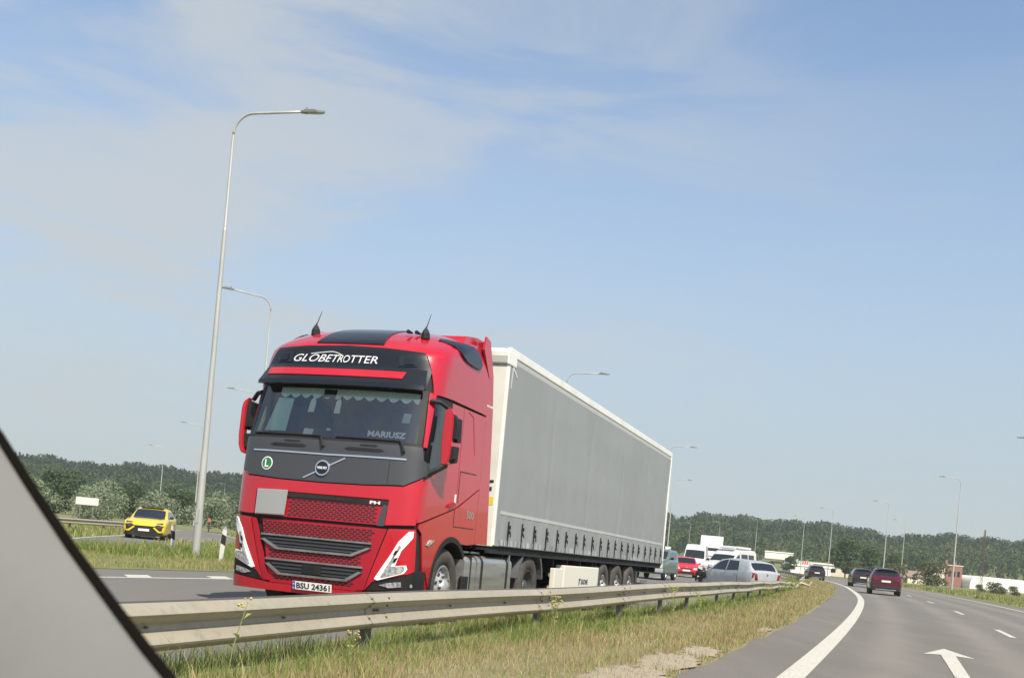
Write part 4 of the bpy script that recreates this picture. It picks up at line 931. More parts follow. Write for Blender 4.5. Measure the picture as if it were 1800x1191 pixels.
m = MB(); m.box(10.41-TF-.62, 13.03-TF+.62, .06, .5, 1.03, 1.06); 
for xx in (10.41-TF-.66, 10.41-TF+.655, 11.72-TF+.655, 13.03-TF+.62): m.box(xx-.01, xx+.01, .06, .45, .55, 1.03)
m.build('mudguard', M_black, tl)
# white pallet boxes under the side, with the maker's lettering
m = MB(); m.box(7.25-TF, 9.86-TF, .03, .20, .36, .90, .015).build('pallet_box', mat('cream_sheet', (.68,.66,.58), .5), tl); pb = tl.children[-1]
m = MB(); m.box(6.62-TF, 7.16-TF, .03, .12, .36, .84, .012).build('toolbox', MATS['cream_sheet'], tl)
fl = lambda a, b, o: (a, .03-o, b)
lettering('lettering', 'KRONE', 8.50-TF, 9.02-TF, .56, .66, fl, .004, mat('navy_print', (.03,.04,.12), .5), pb, .03)
m = MB(); m.box(8.34-TF, 8.39-TF, .024, .03, .55, .67); m.box(8.34-TF, 8.46-TF, .024, .0295, .645, .67).build('emblem', MATS['navy_print'], pb)
m = MB(); m.box(6.0-TF, 6.12-TF, .35, .5, .25, 1.0, .01); m.box(6.0-TF, 6.12-TF, 2.05, 2.2, .25, 1.0, .01); m.box(5.95-TF, 6.17-TF, .3, .55, .16, .25, .01).build('landing_leg', M_alud, tl)
m = MB(); m.box(TL-.12, TL-.02, .05, 2.5, .42, .58, .01); m.box(TL-.4, TL-.1, .6, .7, .5, 1.0); m.box(TL-.4, TL-.1, 1.85, 1.95, .5, 1.0).build('rear_bumper', M_alud, tl)
m = MB(); m.tube([(1.0,.05,.7),(1.0,.05,1.0)], .02, 6); m.box(14.6-TF-.4, 14.6-TF+.4, .03, .05, .62, .68).build('side_guard', M_alud, tl)
fw = lambda a, b, o: (-.021-o, a, b)
for (q, c) in (([(.05,2.02),(.17,2.0),(.17,2.05),(.05,2.06)], M_dark), ([(.07,1.90),(.16,1.89),(.16,1.95),(.07,1.96)], MATS['navy_print']), ([(.03,1.70),(.20,1.68),(.20,1.80),(.03,1.82)], mat('yellow_sticker', (.75,.55,.08), .5))):
    patch('sticker', q, lambda a, b, o: (-.021-o, a, b), 0, .003, .3, c, tl, False)
# ================================================================ CARS
M_carblack = mat('car_black', (0.012, 0.013, 0.017), 0.25, coat=0.6)
M_maroon = mat('car_maroon', (0.060, 0.004, 0.017), 0.28, coat=0.6)
M_yellow = mat('car_yellow', (0.72, 0.50, 0.012), 0.3, coat=0.6)
M_silver = mat('car_silver', (0.44, 0.455, 0.475), 0.32, metal=0.25, coat=0.4, noise=[(2.5, .45, .75, (0.36, 0.375, 0.395))])
M_carwhite = mat('car_white', (0.56, 0.56, 0.54), 0.35, coat=0.4)
M_cargreen = mat('car_grey_green', (0.12, 0.17, 0.16), 0.3, metal=.3, coat=0.5)
M_carred = mat('car_red', (0.58, 0.012, 0.022), 0.3, coat=0.6)
M_tail = mat('tail_lamp', (0.16, 0.006, 0.010), 0.2, coat=0.5)
M_tread = mat('car_tyre', (0.022, 0.022, 0.022), 0.85)
M_alloy = mat('alloy', (0.42, 0.43, 0.44), 0.35, metal=0.6)
M_head = mat('headlamp', (0.62, 0.64, 0.66), 0.12, metal=0.3)

class Car:
    """local x runs from the nose back, y to the car's left seen from the front (right-hand side of travel), z up"""
    def __init__(s, L_, W_, H_, belt, top, zb=.22, wr=.33, ax=(.8, 3.4), tumble=.30, roundness=.16, wt=None):
        s.L, s.W, s.H, s.belt, s.top, s.zb, s.wr, s.ax, s.tum, s.rn = L_, W_/2, H_, belt, top, zb, wr, ax, tumble, roundness
        s.wt = wt or [(0, .80), (.12, .90), (.45, .985), (1.2, 1), (L_-1.0, 1), (L_-.35, .97), (L_-.08, .90), (L_, .80)]
    def i(s, T, x): return float(np.interp(x, [a for a, b in T], [b for a, b in T]))
    def hw(s, x): return s.W*s.i(s.wt, x)
    def sec(s, x):
        w = s.hw(x); b = s.i(s.belt, x); t = max(s.i(s.top, x), b+.01); cab = t - b; up = w*.965 - cab*s.tum
        if cab < .16: up = w*.86
        zb = s.zb + (.10 if x < .1 or x > s.L-.1 else 0); ro = min(.07, cab*.5)
        return [(0, zb), (w*.86, zb), (w*.97, zb+.10), (w, (zb+b)*.5), (w*.995, b-.10), (w*.965, b), ((w*.965+up)/2, (b+t-ro)/2), (up, t-ro), (up*.93, t-ro*.25), (up*.5, t+.012), (0, t+.02)]
    def yz(s, x, z):
        """half width of the side at height z"""
        S = s.sec(x); Z = [p[1] for p in S[1:9]]; Y_ = [p[0] for p in S[1:9]]; return float(np.interp(z, Z, Y_))
    def body(s, e, material, name='body', arches=True):
        xs = sorted(set([0, .04, .1, .2] + list(np.linspace(.3, s.L-.3, 44)) + [s.L-.2, s.L-.1, s.L-.04, s.L] + [a for a, _ in s.top] + [a for a, _ in s.belt]))
        V = []; F = []; n = 22 - 2
        for x in xs:
            S = s.sec(x); ring = [(x, -y, z) for y, z in S] + [(x, y, z) for y, z in S[::-1][1:-1]]; V += ring
        n = len(ring)
        for i in range(len(xs)-1):
            for k in range(n): F.append((i*n+k, i*n+(k+1)%n, (i+1)*n+(k+1)%n, (i+1)*n+k))
        F.append(tuple(range(n))); F.append(tuple((len(xs)-1)*n+k for k in range(n))[::-1])
        o = newobj(name, V, F, [material, M_dark], e)
        bm = bmesh.new(); bm.from_mesh(o.data); bmesh.ops.remove_doubles(bm, verts=bm.verts, dist=1e-4); bmesh.ops.recalc_face_normals(bm, faces=bm.faces[:]); bm.to_mesh(o.data); bm.free()
        if arches:
            cut = MB()
            for a in s.ax:
                for sg in (-1, 1):
                    r = s.wr*1.13; y0, y1 = sorted((sg*(s.W-.26), sg*(s.W+.3))); pts = [(a+r*math.cos(2*math.pi*k/24), s.wr+r*math.sin(2*math.pi*k/24)) for k in range(24)]
                    cut.prism(pts, 'y', y0, y1)
            c = cut.build('cut', M_dark); md = o.modifiers.new('b', 'BOOLEAN'); md.operation = 'DIFFERENCE'; md.object = c; md.solver = 'EXACT'; md.material_mode = 'INDEX' if False else 'TRANSFER'
            dg = bpy.context.evaluated_depsgraph_get(); me = bpy.data.meshes.new_from_object(o.evaluated_get(dg)); o.modifiers.clear(); o.data = me; bpy.data.objects.remove(c)
        autosmooth(o, 32); return o
    def side(s, near):
        sg = -1 if near else 1
        return lambda x, z, o: (x, sg*(s.yz(x, z)+o), z)
    def cross(s, x0, x1, up=True):
        """(y fraction -1..1, k 0..1) on the top surface between stations x0 and x1"""
        def f(a, k, o):
            x = x0+(x1-x0)*k; S = s.sec(x); y = a*S[8][0]; t = float(np.interp(abs(y), [S[10][0], S[9][0], S[8][0]], [S[10][1], S[9][1], S[8][1]]))
            sl = (s.i(s.top, x1)-s.i(s.top, x0))/(x1-x0); l = math.hypot(sl, 1); return (x - o*sl/l, y, t + o/l)
        return f
    def face(s, front=True):
        """flat-ish nose or tail: (y, z)"""
        def f(y, z, o):
            # distance back from the nose where the body reaches this half width
            xs = np.linspace(0, .6, 40); 
            for x in xs:
                X_ = x if front else s.L-x; t = max(s.i(s.top, X_), s.i(s.belt, X_)+.01)
                if s.hw(X_)*.985 >= abs(y) and (t >= z - .0): break
            return (x-o, y, z) if front else (s.L-x+o, y, z)
        return f
    def wheels(s, e, rimm=M_alloy, wd=.22):
        for a in s.ax:
            for sg in (-1, 1):
                y0 = sg*(s.W-.03); r = s.wr; q = -sg
                m = MB(); m.lathe([(r*.62, q*.02), (r*.66, 0), (r*.9, 0), (r, q*.03), (r, q*(wd-.03)), (r*.9, q*wd), (r*.5, q*wd)], (a, y0, r), 'y', 24); t = m.build('wheel', M_tread, e, True)
                m = MB(); m.lathe([(r*.64, q*.02), (r*.60, q*.05), (r*.56, q*.06)], (a, y0, r), 'y', 20)
                m.lathe([(r*.2, q*.015), (r*.001, q*.01)], (a, y0, r), 'y', 10)
                for k in range(5):
                    an = 2*math.pi*k/5; c, sn = math.cos(an), math.sin(an)
                    m.add([(a-sn*.035*1+c*.04, y0+q*.02, r+c*.035+sn*.04), (a+sn*.035+c*.04, y0+q*.02, r-c*.035+sn*.04), (a+sn*.025+c*r*.62, y0+q*.03, r-c*.025+sn*r*.62), (a-sn*.025+c*r*.62, y0+q*.03, r+c*.025+sn*r*.62)], [(0,1,2,3)])
                m.build('rim', rimm, t); m = MB(); m.lathe([(r*.63, q*.09), (.001, q*.09)], (a, y0, r), 'y', 16); m.build('brake', M_dark, t)
    def mirrors(s, e, x, z, material):
        for sg in (-1, 1):
            y = s.yz(x, z); m = MB(); y0, y1 = sorted((sg*(y+.06), sg*(y+.24))); m.box(x, x+.12, y0, y1, z, z+.14, .03); ya, yb = sorted((sg*(y-.03), sg*(y+.08))); m.box(x+.02, x+.08, ya, yb, z, z+.05).build('wing_mirror', material, e)
def sp(c, near, name, poly, mt, parent, o0=.0, o1=.008, st=.12): return patch(name, poly if near else poly, c.side(near), o0, o1, st, mt, parent)
def sides(c, name, poly, mt, parent, o1=.008): return [sp(c, nr, name, poly, mt, parent, 0, o1) for nr in (True, False)]
def fixn(o):
    bm = bmesh.new(); bm.from_mesh(o.data); bmesh.ops.recalc_face_normals(bm, faces=bm.faces[:]); bm.to_mesh(o.data); bm.free()
def place(name, x, y, head, label, cat='car', group=None, z=None):
    """head: direction of travel as an angle from +Y clockwise (degrees); local +x points backwards"""
    a = R(head); f = Vector((math.sin(a), math.cos(a), 0)); bx = -f; by = Vector((0,0,1)).cross(bx)
    zz = gz1(x, y) if z is None else z
    M_ = Matrix(((bx.x,by.x,0,x),(bx.y,by.y,0,y),(0,0,1,zz),(0,0,0,1))); return empty(name, M_, label, cat, group)
def head_at(x, y):
    o, t = offset_of(x, y); v = tang(float(t[0])); return math.degrees(math.atan2(v[0], v[1]))

# --- car models; each is built centred on its own nose at x=0
def suv(e, paint, kind='suv', plates='pale', rear=True, glassm=None):
    glassm = glassm or M_carglass
    if kind == 'suv':
        c = Car(4.7, 1.92, 1.66, [(0,.78),(.3,.92),(1.2,1.02),(3.6,1.06),(4.5,1.08),(4.7,1.0)], [(0,.70),(.10,.86),(.5,.98),(1.25,1.08),(2.05,1.56),(2.6,1.62),(3.7,1.58),(4.1,1.50),(4.55,1.13),(4.66,1.0),(4.7,.82)], .26, .36, (.9,3.65), .44)
        c.body(e, paint)
        sides(c, 'side_window', [(1.55,1.10),(2.0,1.38),(2.35,1.50),(2.55,1.53),(2.55,1.10)], glassm, e); sides(c, 'side_window', [(2.62,1.10),(2.62,1.53),(3.35,1.51),(3.40,1.10)], glassm, e); sides(c, 'side_window', [(3.47,1.12),(3.44,1.51),(3.8,1.47),(4.15,1.22),(4.15,1.14)], glassm, e)
        patch('windscreen', [(-.93,.06),(.93,.06),(.96,.95),(-.96,.95)], c.cross(1.27, 2.05), 0, .008, (.2,.2), glassm, e)
        patch('rear_window', [(-.90,.05),(.90,.05),(.88,.86),(-.88,.86)], c.cross(4.12, 4.55), 0, .01, (.2,.2), glassm, e)
        fr, rr = c.face(True), c.face(False)
        patch('grille', [(-.55,.48),(.55,.48),(.50,.72),(-.50,.72)], fr, 0, .02, .15, M_black, e)
        for sg in (-1, 1):
            patch('headlight', [(sg*.60,.68),(sg*.82,.68),(sg*.82,.80),(sg*.60,.76)], fr, 0, .02, .1, M_head, e)
            patch('tail_light', [(sg*.42,.90),(sg*.90,.86),(sg*.90,1.02),(sg*.42,.99)], rr, 0, .02, .1, M_tail, e)
        m = MB(); m.box(c.L-.10, c.L+.03, -.80, .80, .26, .52, .04).build('rear_bumper', M_black, e)
        m = MB(); m.box(c.L-.3, c.L+.045, -.60, .60, .30, .36, .02).build('skid_plate', M_alud, e)
        patch('number_plate', [(-.26,.78),(.26,.78),(.26,.89),(-.26,.89)], rr, .02, .03, .3, M_plate, e); patch('tailgate_strip', [(-.42,.93),(.42,.93),(.42,.97),(-.42,.97)], rr, .0, .012, .15, M_tail, e)
        m = MB()
        for sg in (-1, 1): m.tube([(2.1,sg*.66,1.63),(2.4,sg*.65,1.70),(3.6,sg*.65,1.68),(3.9,sg*.66,1.61)], .016, 5)
        m.build('roof_rail', M_alud, e)
        m = MB(); m.box(3.95, 4.28, -.58, .58, 1.55, 1.60, .02).build('roof_spoiler', M_carblack, e)
        c.wheels(e); c.mirrors(e, 1.5, 1.08, paint); return c
    if kind == 'hatch':
        c = Car(4.15, 1.73, 1.44, [(0,.66),(.3,.80),(1.1,.90),(3.4,.94),(4.0,.95),(4.15,.88)], [(0,.60),(.08,.74),(.4,.84),(1.05,.95),(1.75,1.38),(2.2,1.44),(3.3,1.41),(3.65,1.35),(4.0,.99),(4.1,.90),(4.15,.74)], .22, .31, (.82,3.35), .34)
        c.body(e, paint)
        sides(c, 'side_window', [(1.28,.92),(1.72,1.25),(2.05,1.35),(2.29,1.37),(2.31,.92)], glassm, e); sides(c, 'side_window', [(2.38,.92),(2.36,1.37),(3.08,1.35),(3.20,.96)], glassm, e)
        sides(c, 'side_window', [(3.24,1.0),(3.20,1.30),(3.38,1.27),(3.52,1.03)], glassm, e) if paint is not M_silver else None
        patch('windscreen', [(-.92,.06),(.92,.06),(.95,.95),(-.95,.95)], c.cross(1.07, 1.75), 0, .008, (.2,.2), glassm, e)
        patch('rear_window', [(-.88,.06),(.88,.06),(.88,.94),(-.88,.94)], c.cross(3.67, 4.0), 0, .01, (.2,.2), glassm, e)
        fr, rr = c.face(True), c.face(False)
        patch('grille', [(-.42,.60),(.42,.60),(.40,.68),(-.40,.68)], fr, 0, .02, .15, M_black, e)
        patch('lower_intake', [(-.60,.30),(.60,.30),(.55,.42),(-.55,.42)], fr, 0, .02, .15, M_black, e)
        patch('number_plate', [(-.26,.44),(.26,.44),(.26,.55),(-.26,.55)], fr, .02, .03, .3, M_plate, e)
        for sg in (-1, 1):
            patch('headlight', [(sg*.44,.58),(sg*.74,.58),(sg*.74,.72),(sg*.48,.70)], fr, 0, .02, .1, M_head, e)
            patch('tail_light', [(sg*.50,.60),(sg*.77,.60),(sg*.75,.90),(sg*.56,.90)], rr, 0, .02, .1, M_tail, e)
        m = MB(); m.lathe([(.055, 0), (.045, -.012), (.001, -.012)], (.03, 0, .70), 'x', 14).build('emblem', M_chrome, e)
        c.wheels(e, wd=.19); c.mirrors(e, 1.3, .95, paint); return c

# --- maroon and black cars ahead of us, seen from behind
o = place('car', 22.6, 67.7, head_at(22.6, 67.7), 'maroon five-door car seen from behind, nearest car in our lane')
def shift_back(e, L_):   # the given point is the tail: move the nose forward
    e.matrix_world = e.matrix_world @ Matrix.Translation((-L_, 0, 0))
suv(o, M_maroon); shift_back(o, 4.7)
b1 = place('car', 30.7, 98.0, head_at(30.7, 98.0)-2, 'black car seen from behind, half hidden by the maroon car', 'car', 'black cars ahead'); suv(b1, M_carblack, 'suv'); shift_back(b1, 4.7)
b2 = copy_tree(b1); b2['label'] = 'small black car far ahead, beyond the broken guardrail end'
b2.matrix_world = place('tmp', 33.2, 122.0, head_at(33.2, 122.0)-4, 'x', 'car').matrix_world; bpy.data.objects.remove(bpy.data.objects['tmp']); shift_back(b2, 4.7)
b2['category'] = 'car'

# --- yellow coupe-like SUV on the slip road
def yellow(e):
    c = Car(5.1, 2.02, 1.64, [(0,.70),(.35,.90),(1.3,1.03),(3.8,1.10),(4.9,1.12),(5.1,1.0)], [(0,.66),(.08,.84),(.55,.99),(1.45,1.10),(2.25,1.52),(2.8,1.62),(3.6,1.58),(4.75,1.20),(5.0,1.05),(5.1,.85)], .22, .40, (.98,3.98), .40,
            wt=[(0,.84),(.10,.95),(.35,1.0),(1.2,1.01),(1.8,.97),(3.0,.98),(4.0,1.02),(4.8,.97),(5.1,.86)])
    c.body(e, M_yellow)
    sides(c, 'side_window', [(1.75,1.13),(2.3,1.38),(2.75,1.48),(3.5,1.46),(4.3,1.22),(4.3,1.16)], M_carglass, e)
    patch('windscreen', [(-.95,.05),(.95,.05),(.97,.97),(-.97,.97)], c.cross(1.48, 2.25), 0, .01, (.2,.2), M_carglass, e)
    patch('bonnet_panel', [(-.80,.55),(.80,.55),(1.0,1.05),(-1.0,1.05)], c.cross(.55, 1.46), 0, .008, (.2,.2), M_carblack, e)
    m = MB(); m.box(2.3, 3.3, -.56, .56, 1.60, 1.645, .02).build('roof_panel', M_carblack, e)
    fr = c.face(True)
    gp = patch('front_grille', [(-.95,.22),(.95,.22),(.97,.44),(.95,.72),(.62,.79),(.46,.70),(-.46,.70),(-.62,.79),(-.95,.72),(-.97,.44)], fr, 0, .03, .12, M_black, e)
    for sg in (-1, 1):
        patch('grille_blade', [(sg*.95,.50),(sg*.74,.47),(sg*.50,.66),(sg*.43,.62),(sg*.70,.40),(sg*.97,.42)], fr, .03, .07, .12, M_yellow, gp)
        patch('headlight', [(sg*.52,.82),(sg*.90,.85),(sg*.86,.90),(sg*.60,.87)], fr, .0, .02, .12, M_carblack, e)
        patch('headlight_strip', [(sg*.66,.80),(sg*.92,.80),(sg*.92,.815),(sg*.66,.815)], fr, .0, .03, .12, M_head, e)
    patch('number_plate', [(-.26,.44),(.26,.44),(.26,.55),(-.26,.55)], fr, .04, .05, .3, M_plate, e)
    m = MB(); m.box(.0, .3, -.55, .55, .17, .23, .02).build('front_splitter', M_alud, e)
    sides(c, 'sill', [(1.5,.24),(3.5,.24),(3.5,.36),(1.5,.36)], M_black, e, .02)
    c.wheels(e, M_carblack, .28); c.mirrors(e, 1.75, 1.10, M_carblack)
yl = place('car', -18.15, 55.6, 180-10, 'bright yellow low sports utility car driving towards us on the slip road'); yellow(yl)

# --- damaged silver hatchback against the guardrail
def wreck(e):
    c = suv(e, M_silver, 'hatch'); body = [o for o in e.children if o.name.startswith('body')][0]
    for o in list(e.children):   # the nose is crushed: drop the front trim, crumple the front of the body
        if o.name.split('.')[0] in ('grille', 'lower_intake', 'headlight', 'emblem') or (o.name.startswith('number_plate')): bpy.data.objects.remove(o)
    me = body.data; q = random.Random(5)
    for v in me.vertices:
        if v.co.x < 1.05:
            k = (1.05-v.co.x)/1.05; v.co.x = 1.05 - (1.05-v.co.x)*(.30+.08*math.sin(v.co.y*7)); v.co.z += k*(.13*math.sin(v.co.y*9+1)+.10*math.cos(v.co.y*4)) - .05*k; v.co.y *= 1-.10*k
    for v in me.vertices:
        if 1.0 < v.co.x < 2.4 and v.co.y < -.6 and v.co.z < .80: v.co.y += .03*math.sin(v.co.x*11)*math.sin(v.co.z*9)
    m = MB()
    for k in range(16):
        x, y, z = q.uniform(-.35, .85), q.uniform(-.80, .6), q.uniform(.30, .88); m.tube([(x, y, z), (x+q.uniform(-.25,.15), y+q.uniform(-.35,.35), z+q.uniform(-.15,.12)), (x+q.uniform(-.3,.1), y+q.uniform(-.4,.4), z+q.uniform(-.2,.12))], q.uniform(.02,.05), 5)
    m.box(-.10, .85, -.72, .60, .25, .74, .08); m.build('crushed_engine_bay', M_dark, e)
    m = MB(); m.prism([(.15,-.7),(.55,-.80),(.95,-.84),(1.0,-.70),(.6,-.55),(.25,-.45)], 'z', .62, .645); m.prism([(.3,.1),(.9,.7),(1.05,.5),(.6,-.1)], 'z', .84, .86).build('bent_bonnet', M_carblack, e)
    m = MB(); m.tube([(.28,-.82,.30),(.20,-.5,.36),(.35,-.1,.30)], .05, 6); m.tube([(.3,-.8,.5),(.1,-.7,.42)], .03, 5).build('bumper_remains', M_carwhite, e)
    for sg in (-1,):
        for x in (1.30, 2.34, 3.18): patch('door_gap', [(x,.30),(x+.018,.30),(x+.018,.93),(x,.93)], c.side(True), .0, .006, .2, M_dark, e)
        for x in (2.05, 2.98): patch('door_handle', [(x,.80),(x+.16,.80),(x+.16,.83),(x,.83)], c.side(True), .0, .03, .2, M_silver, e)
    m = MB(); m.box(4.12, 4.18, -.02, .02, .80, .90).build('emblem', M_alud, e)
wr = place('damaged_car', 10.1, 57.2, -26, 'wrecked silver hatchback with a crushed black nose standing across the median by the guardrail', z=-.25); wreck(wr); wr.scale = (1.11, 1.11, 1.11)

# --- cars waiting behind the lorry
rd = place('car', 12.35, 79.0, 180+head_at(12.2, 79.0)-10, 'bright red hatchback facing us in the queue, in front of the white van'); suv(rd, M_carred, 'hatch')
rd2 = copy_tree(rd); rd2['label'] = 'dark red car mostly hidden, between the light four-by-four and the bright red hatchback'; rd2.matrix_world = place('tmp', 12.2, 92.0, 180+head_at(12.2, 92.0), 'x').matrix_world; bpy.data.objects.remove(bpy.data.objects['tmp'])
for ch in rd2.children:
    if ch.name.startswith('body') or ch.name.startswith('wing'): ch.data = ch.data.copy(); ch.data.materials[0] = mat('car_dark_red', (.22, .012, .03), .3, coat=.5)
def pickup(e):
    c = Car(4.7, 1.86, 1.75, [(0,.86),(.3,1.02),(1.3,1.12),(4.5,1.15),(4.7,1.1)], [(0,.78),(.08,.98),(.4,1.08),(1.4,1.16),(1.95,1.66),(2.3,1.75),(4.2,1.74),(4.6,1.66),(4.66,1.1),(4.7,.9)], .34, .38, (.85,3.6), .22)
    c.body(e, M_cargreen); fr = c.face(True)
    sides(c, 'side_window', [(1.65,1.19),(2.05,1.55),(2.7,1.62),(2.7,1.19)], M_carglass, e); sides(c, 'side_window', [(2.8,1.19),(2.8,1.62),(3.6,1.62),(3.6,1.19)], M_carglass, e); sides(c, 'side_window', [(3.7,1.19),(3.7,1.62),(4.4,1.60),(4.45,1.22)], M_carglass, e)
    patch('windscreen', [(-.94,.06),(.94,.06),(.96,.94),(-.96,.94)], c.cross(1.42, 1.95), 0, .01, (.2,.2), M_carglass, e)
    patch('grille', [(-.50,.66),(.50,.66),(.50,.88),(-.50,.88)], fr, 0, .025, .15, M_alud, e)
    patch('bonnet', [(-.95,.02),(.95,.02),(1.0,.98),(-1.0,.98)], c.cross(.1, 1.38), 0, .012, (.2,.2), M_silver, e)
    m = MB(); m.box(-.10, .12, -.88, .88, .42, .64, .04).build('front_bumper', M_silver, e)
    for sg in (-1, 1): patch('headlight', [(sg*.55,.68),(sg*.84,.68),(sg*.84,.88),(sg*.55,.88)], fr, 0, .03, .1, M_head, e)
    m = MB()
    for sg in (-1, 1): m.tube([(2.1,sg*.68,1.74),(2.3,sg*.68,1.80),(4.1,sg*.68,1.80),(4.3,sg*.68,1.74)], .018, 5)
    m.build('roof_rail', M_black, e); c.wheels(e); c.mirrors(e, 1.6, 1.18, M_black)
pk = place('car', 7.6, 62.5, 180+head_at(7.4, 62.5)+3, 'silver and dark green four-by-four facing us directly behind the trailer'); pickup(pk)
def van(e, L_=5.9, H_=2.6, roofcol=None, paint=M_carwhite, windows=False, label=None):
    c = Car(L_, 2.0, H_, [(0,.95),(.35,1.20),(1.0,1.30),(L_-.1,1.36),(L_,1.36)], [(0,.85),(.06,1.0),(.5,1.22),(.95,1.34),(1.65,H_*.80),(1.95,H_-.22),(2.4,H_-.04),(L_-.3,H_),(L_-.08,H_-.10),(L_,H_-.4)], .30, .36, (.95,L_-1.35), .10,
            wt=[(0,.84),(.12,.93),(.45,.99),(1,1),(L_-.1,1),(L_,.97)])
    c.body(e, paint); fr = c.face(True)
    patch('windscreen', [(-.97,.05),(.97,.05),(.97,.97),(-.97,.97)], c.cross(.98, 1.66), 0, .012, (.2,.2), M_carglass, e)
    sides(c, 'side_window', [(1.30,1.36),(1.75,1.80),(2.25,1.95),(2.25,1.38)], M_carglass, e)
    if windows: sides(c, 'side_window', [(2.5,1.42),(2.5,1.98),(3.6,1.98),(3.6,1.42)], M_carglass, e); sides(c, 'side_window', [(3.75,1.42),(3.75,1.98),(4.7,1.98),(4.7,1.42)], M_carglass, e)
    patch('grille', [(-.45,.72),(.45,.72),(.42,.92),(-.42,.92)], fr, 0, .02, .15, M_black, e); patch('number_plate', [(-.26,.50),(.26,.50),(.26,.61),(-.26,.61)], fr, .03, .04, .3, M_plate, e)
    patch('lower_bumper', [(-.85,.32),(.85,.32),(.85,.48),(-.85,.48)], fr, 0, .03, .15, M_black, e)
    for sg in (-1, 1): patch('headlight', [(sg*.55,.78),(sg*.86,.78),(sg*.86,1.0),(sg*.66,.98)], fr, 0, .02, .1, M_head, e)
    c.wheels(e, M_alloy, .22); c.mirrors(e, 1.3, 1.36, M_black); return c
v1 = place('van', 15.7, 97.0, 180+head_at(15.7, 97)-2, 'tall white van facing us behind the red hatchback', 'van'); van(v1, 5.9, 2.66)
v2 = place('van', 14.4, 80.0, 180+36, 'white high-roof van with a light bar, standing at an angle behind the wrecked silver car', 'van'); cc = van(v2, 5.2, 2.32, windows=True)
m = MB(); m.box(1.9, 2.25, -.6, .6, 2.30, 2.42, .03); m.box(1.95, 2.2, -.2, .2, 2.42, 2.47, .02).build('light_bar', mat('pale_lens', (.55,.6,.66), .2), v2)
m = MB(); m.box(2.4, 4.6, -.72, .72, 2.32, 2.52, .08).build('roof_box', M_carwhite, v2)
def far_truck(e, cabc, boxc, H_=4.0, boxlen=9, boxw=2.5, topbox=True):
    m = MB(); m.prism([(0,.35),(.0,1.3),(.12,2.0),(.45,2.85),(.7,3.15),(2.2,3.2),(2.2,.5),(1.0,.35)], 'y', -1.22, 1.22); b = m.build('cab', cabc, e); autosmooth(b, 30)
    m = MB(); m.add([(-.0+.10,-1.08,1.75),(.10,1.08,1.75),(.42,1.02,2.72),(.42,-1.02,2.72)], [(0,1,2,3)]); o = m.build('windscreen', M_carglass, e); o.location = (-.03, 0, .03)
    m = MB(); m.box(-.03, .02, -.9, .9, .75, 1.35, .01).build('grille', M_black, e)
    for sg in (-1, 1): m = MB(); a, b = sorted((sg*.75, sg*1.15)); m.box(-.04, .02, a, b, .55, .72, .01).build('headlight', M_head, e); m = MB(); a, b = sorted((sg*1.26, sg*1.45)); m.box(.2, .3, a, b, 1.9, 2.6, .03).build('wing_mirror', M_black, e)
    m = MB(); m.box(2.4, 2.4+boxlen, -boxw/2, boxw/2, 1.05, H_, .03).build('cargo_box', boxc, e)
    m = MB(); m.box(1.5, 2.3+boxlen, -.45, .45, .55, 1.03).build('chassis', M_dark, e)
    for x in (1.3, 5.2, boxlen-.2, boxlen+1.1):
        for sg in (-1, 1): m = MB(); y0 = sg*1.2; m.lathe([(.001, 0), (.28, 0), (.45, -sg*.01), (.5, -sg*.05), (.5, -sg*.3), (.001, -sg*.3)], (x, y0, .5), 'y', 18).build('wheel', M_tread, e)
t1 = place('truck', 22.0, 124.5, 180+head_at(22, 124.5)-3, 'white lorry with a tall box body standing behind the white van', 'truck'); far_truck(t1, M_carwhite, M_white, 4.1, 9)
for i, o in enumerate([t1]): pass
t2 = place('truck', 63.2, 258.0, -126, 'distant lorry with green and white body and red stripes, beyond the broken guardrail', 'truck'); far_truck(t2, mat('cab_pale', (.35,.40,.38), .4), mat('box_white_green', (.45,.48,.44), .5), 2.9, 5.2)
bx = [c for c in t2.children if c.name.startswith('cargo_box')][0]
m = MB()
for k in range(3): m.prism([(3.4+k*.8,1.6),(3.8+k*.8,1.6),(4.2+k*.8,2.85),(3.8+k*.8,2.85)], 'y', -1.262, 1.262)
m.build('red_stripe', M_carred, bx); m = MB(); m.box(2.42, 7.55, -1.263, 1.263, 1.06, 1.4).build('green_stripe', mat('stripe_green', (.05,.22,.12), .5), bx)
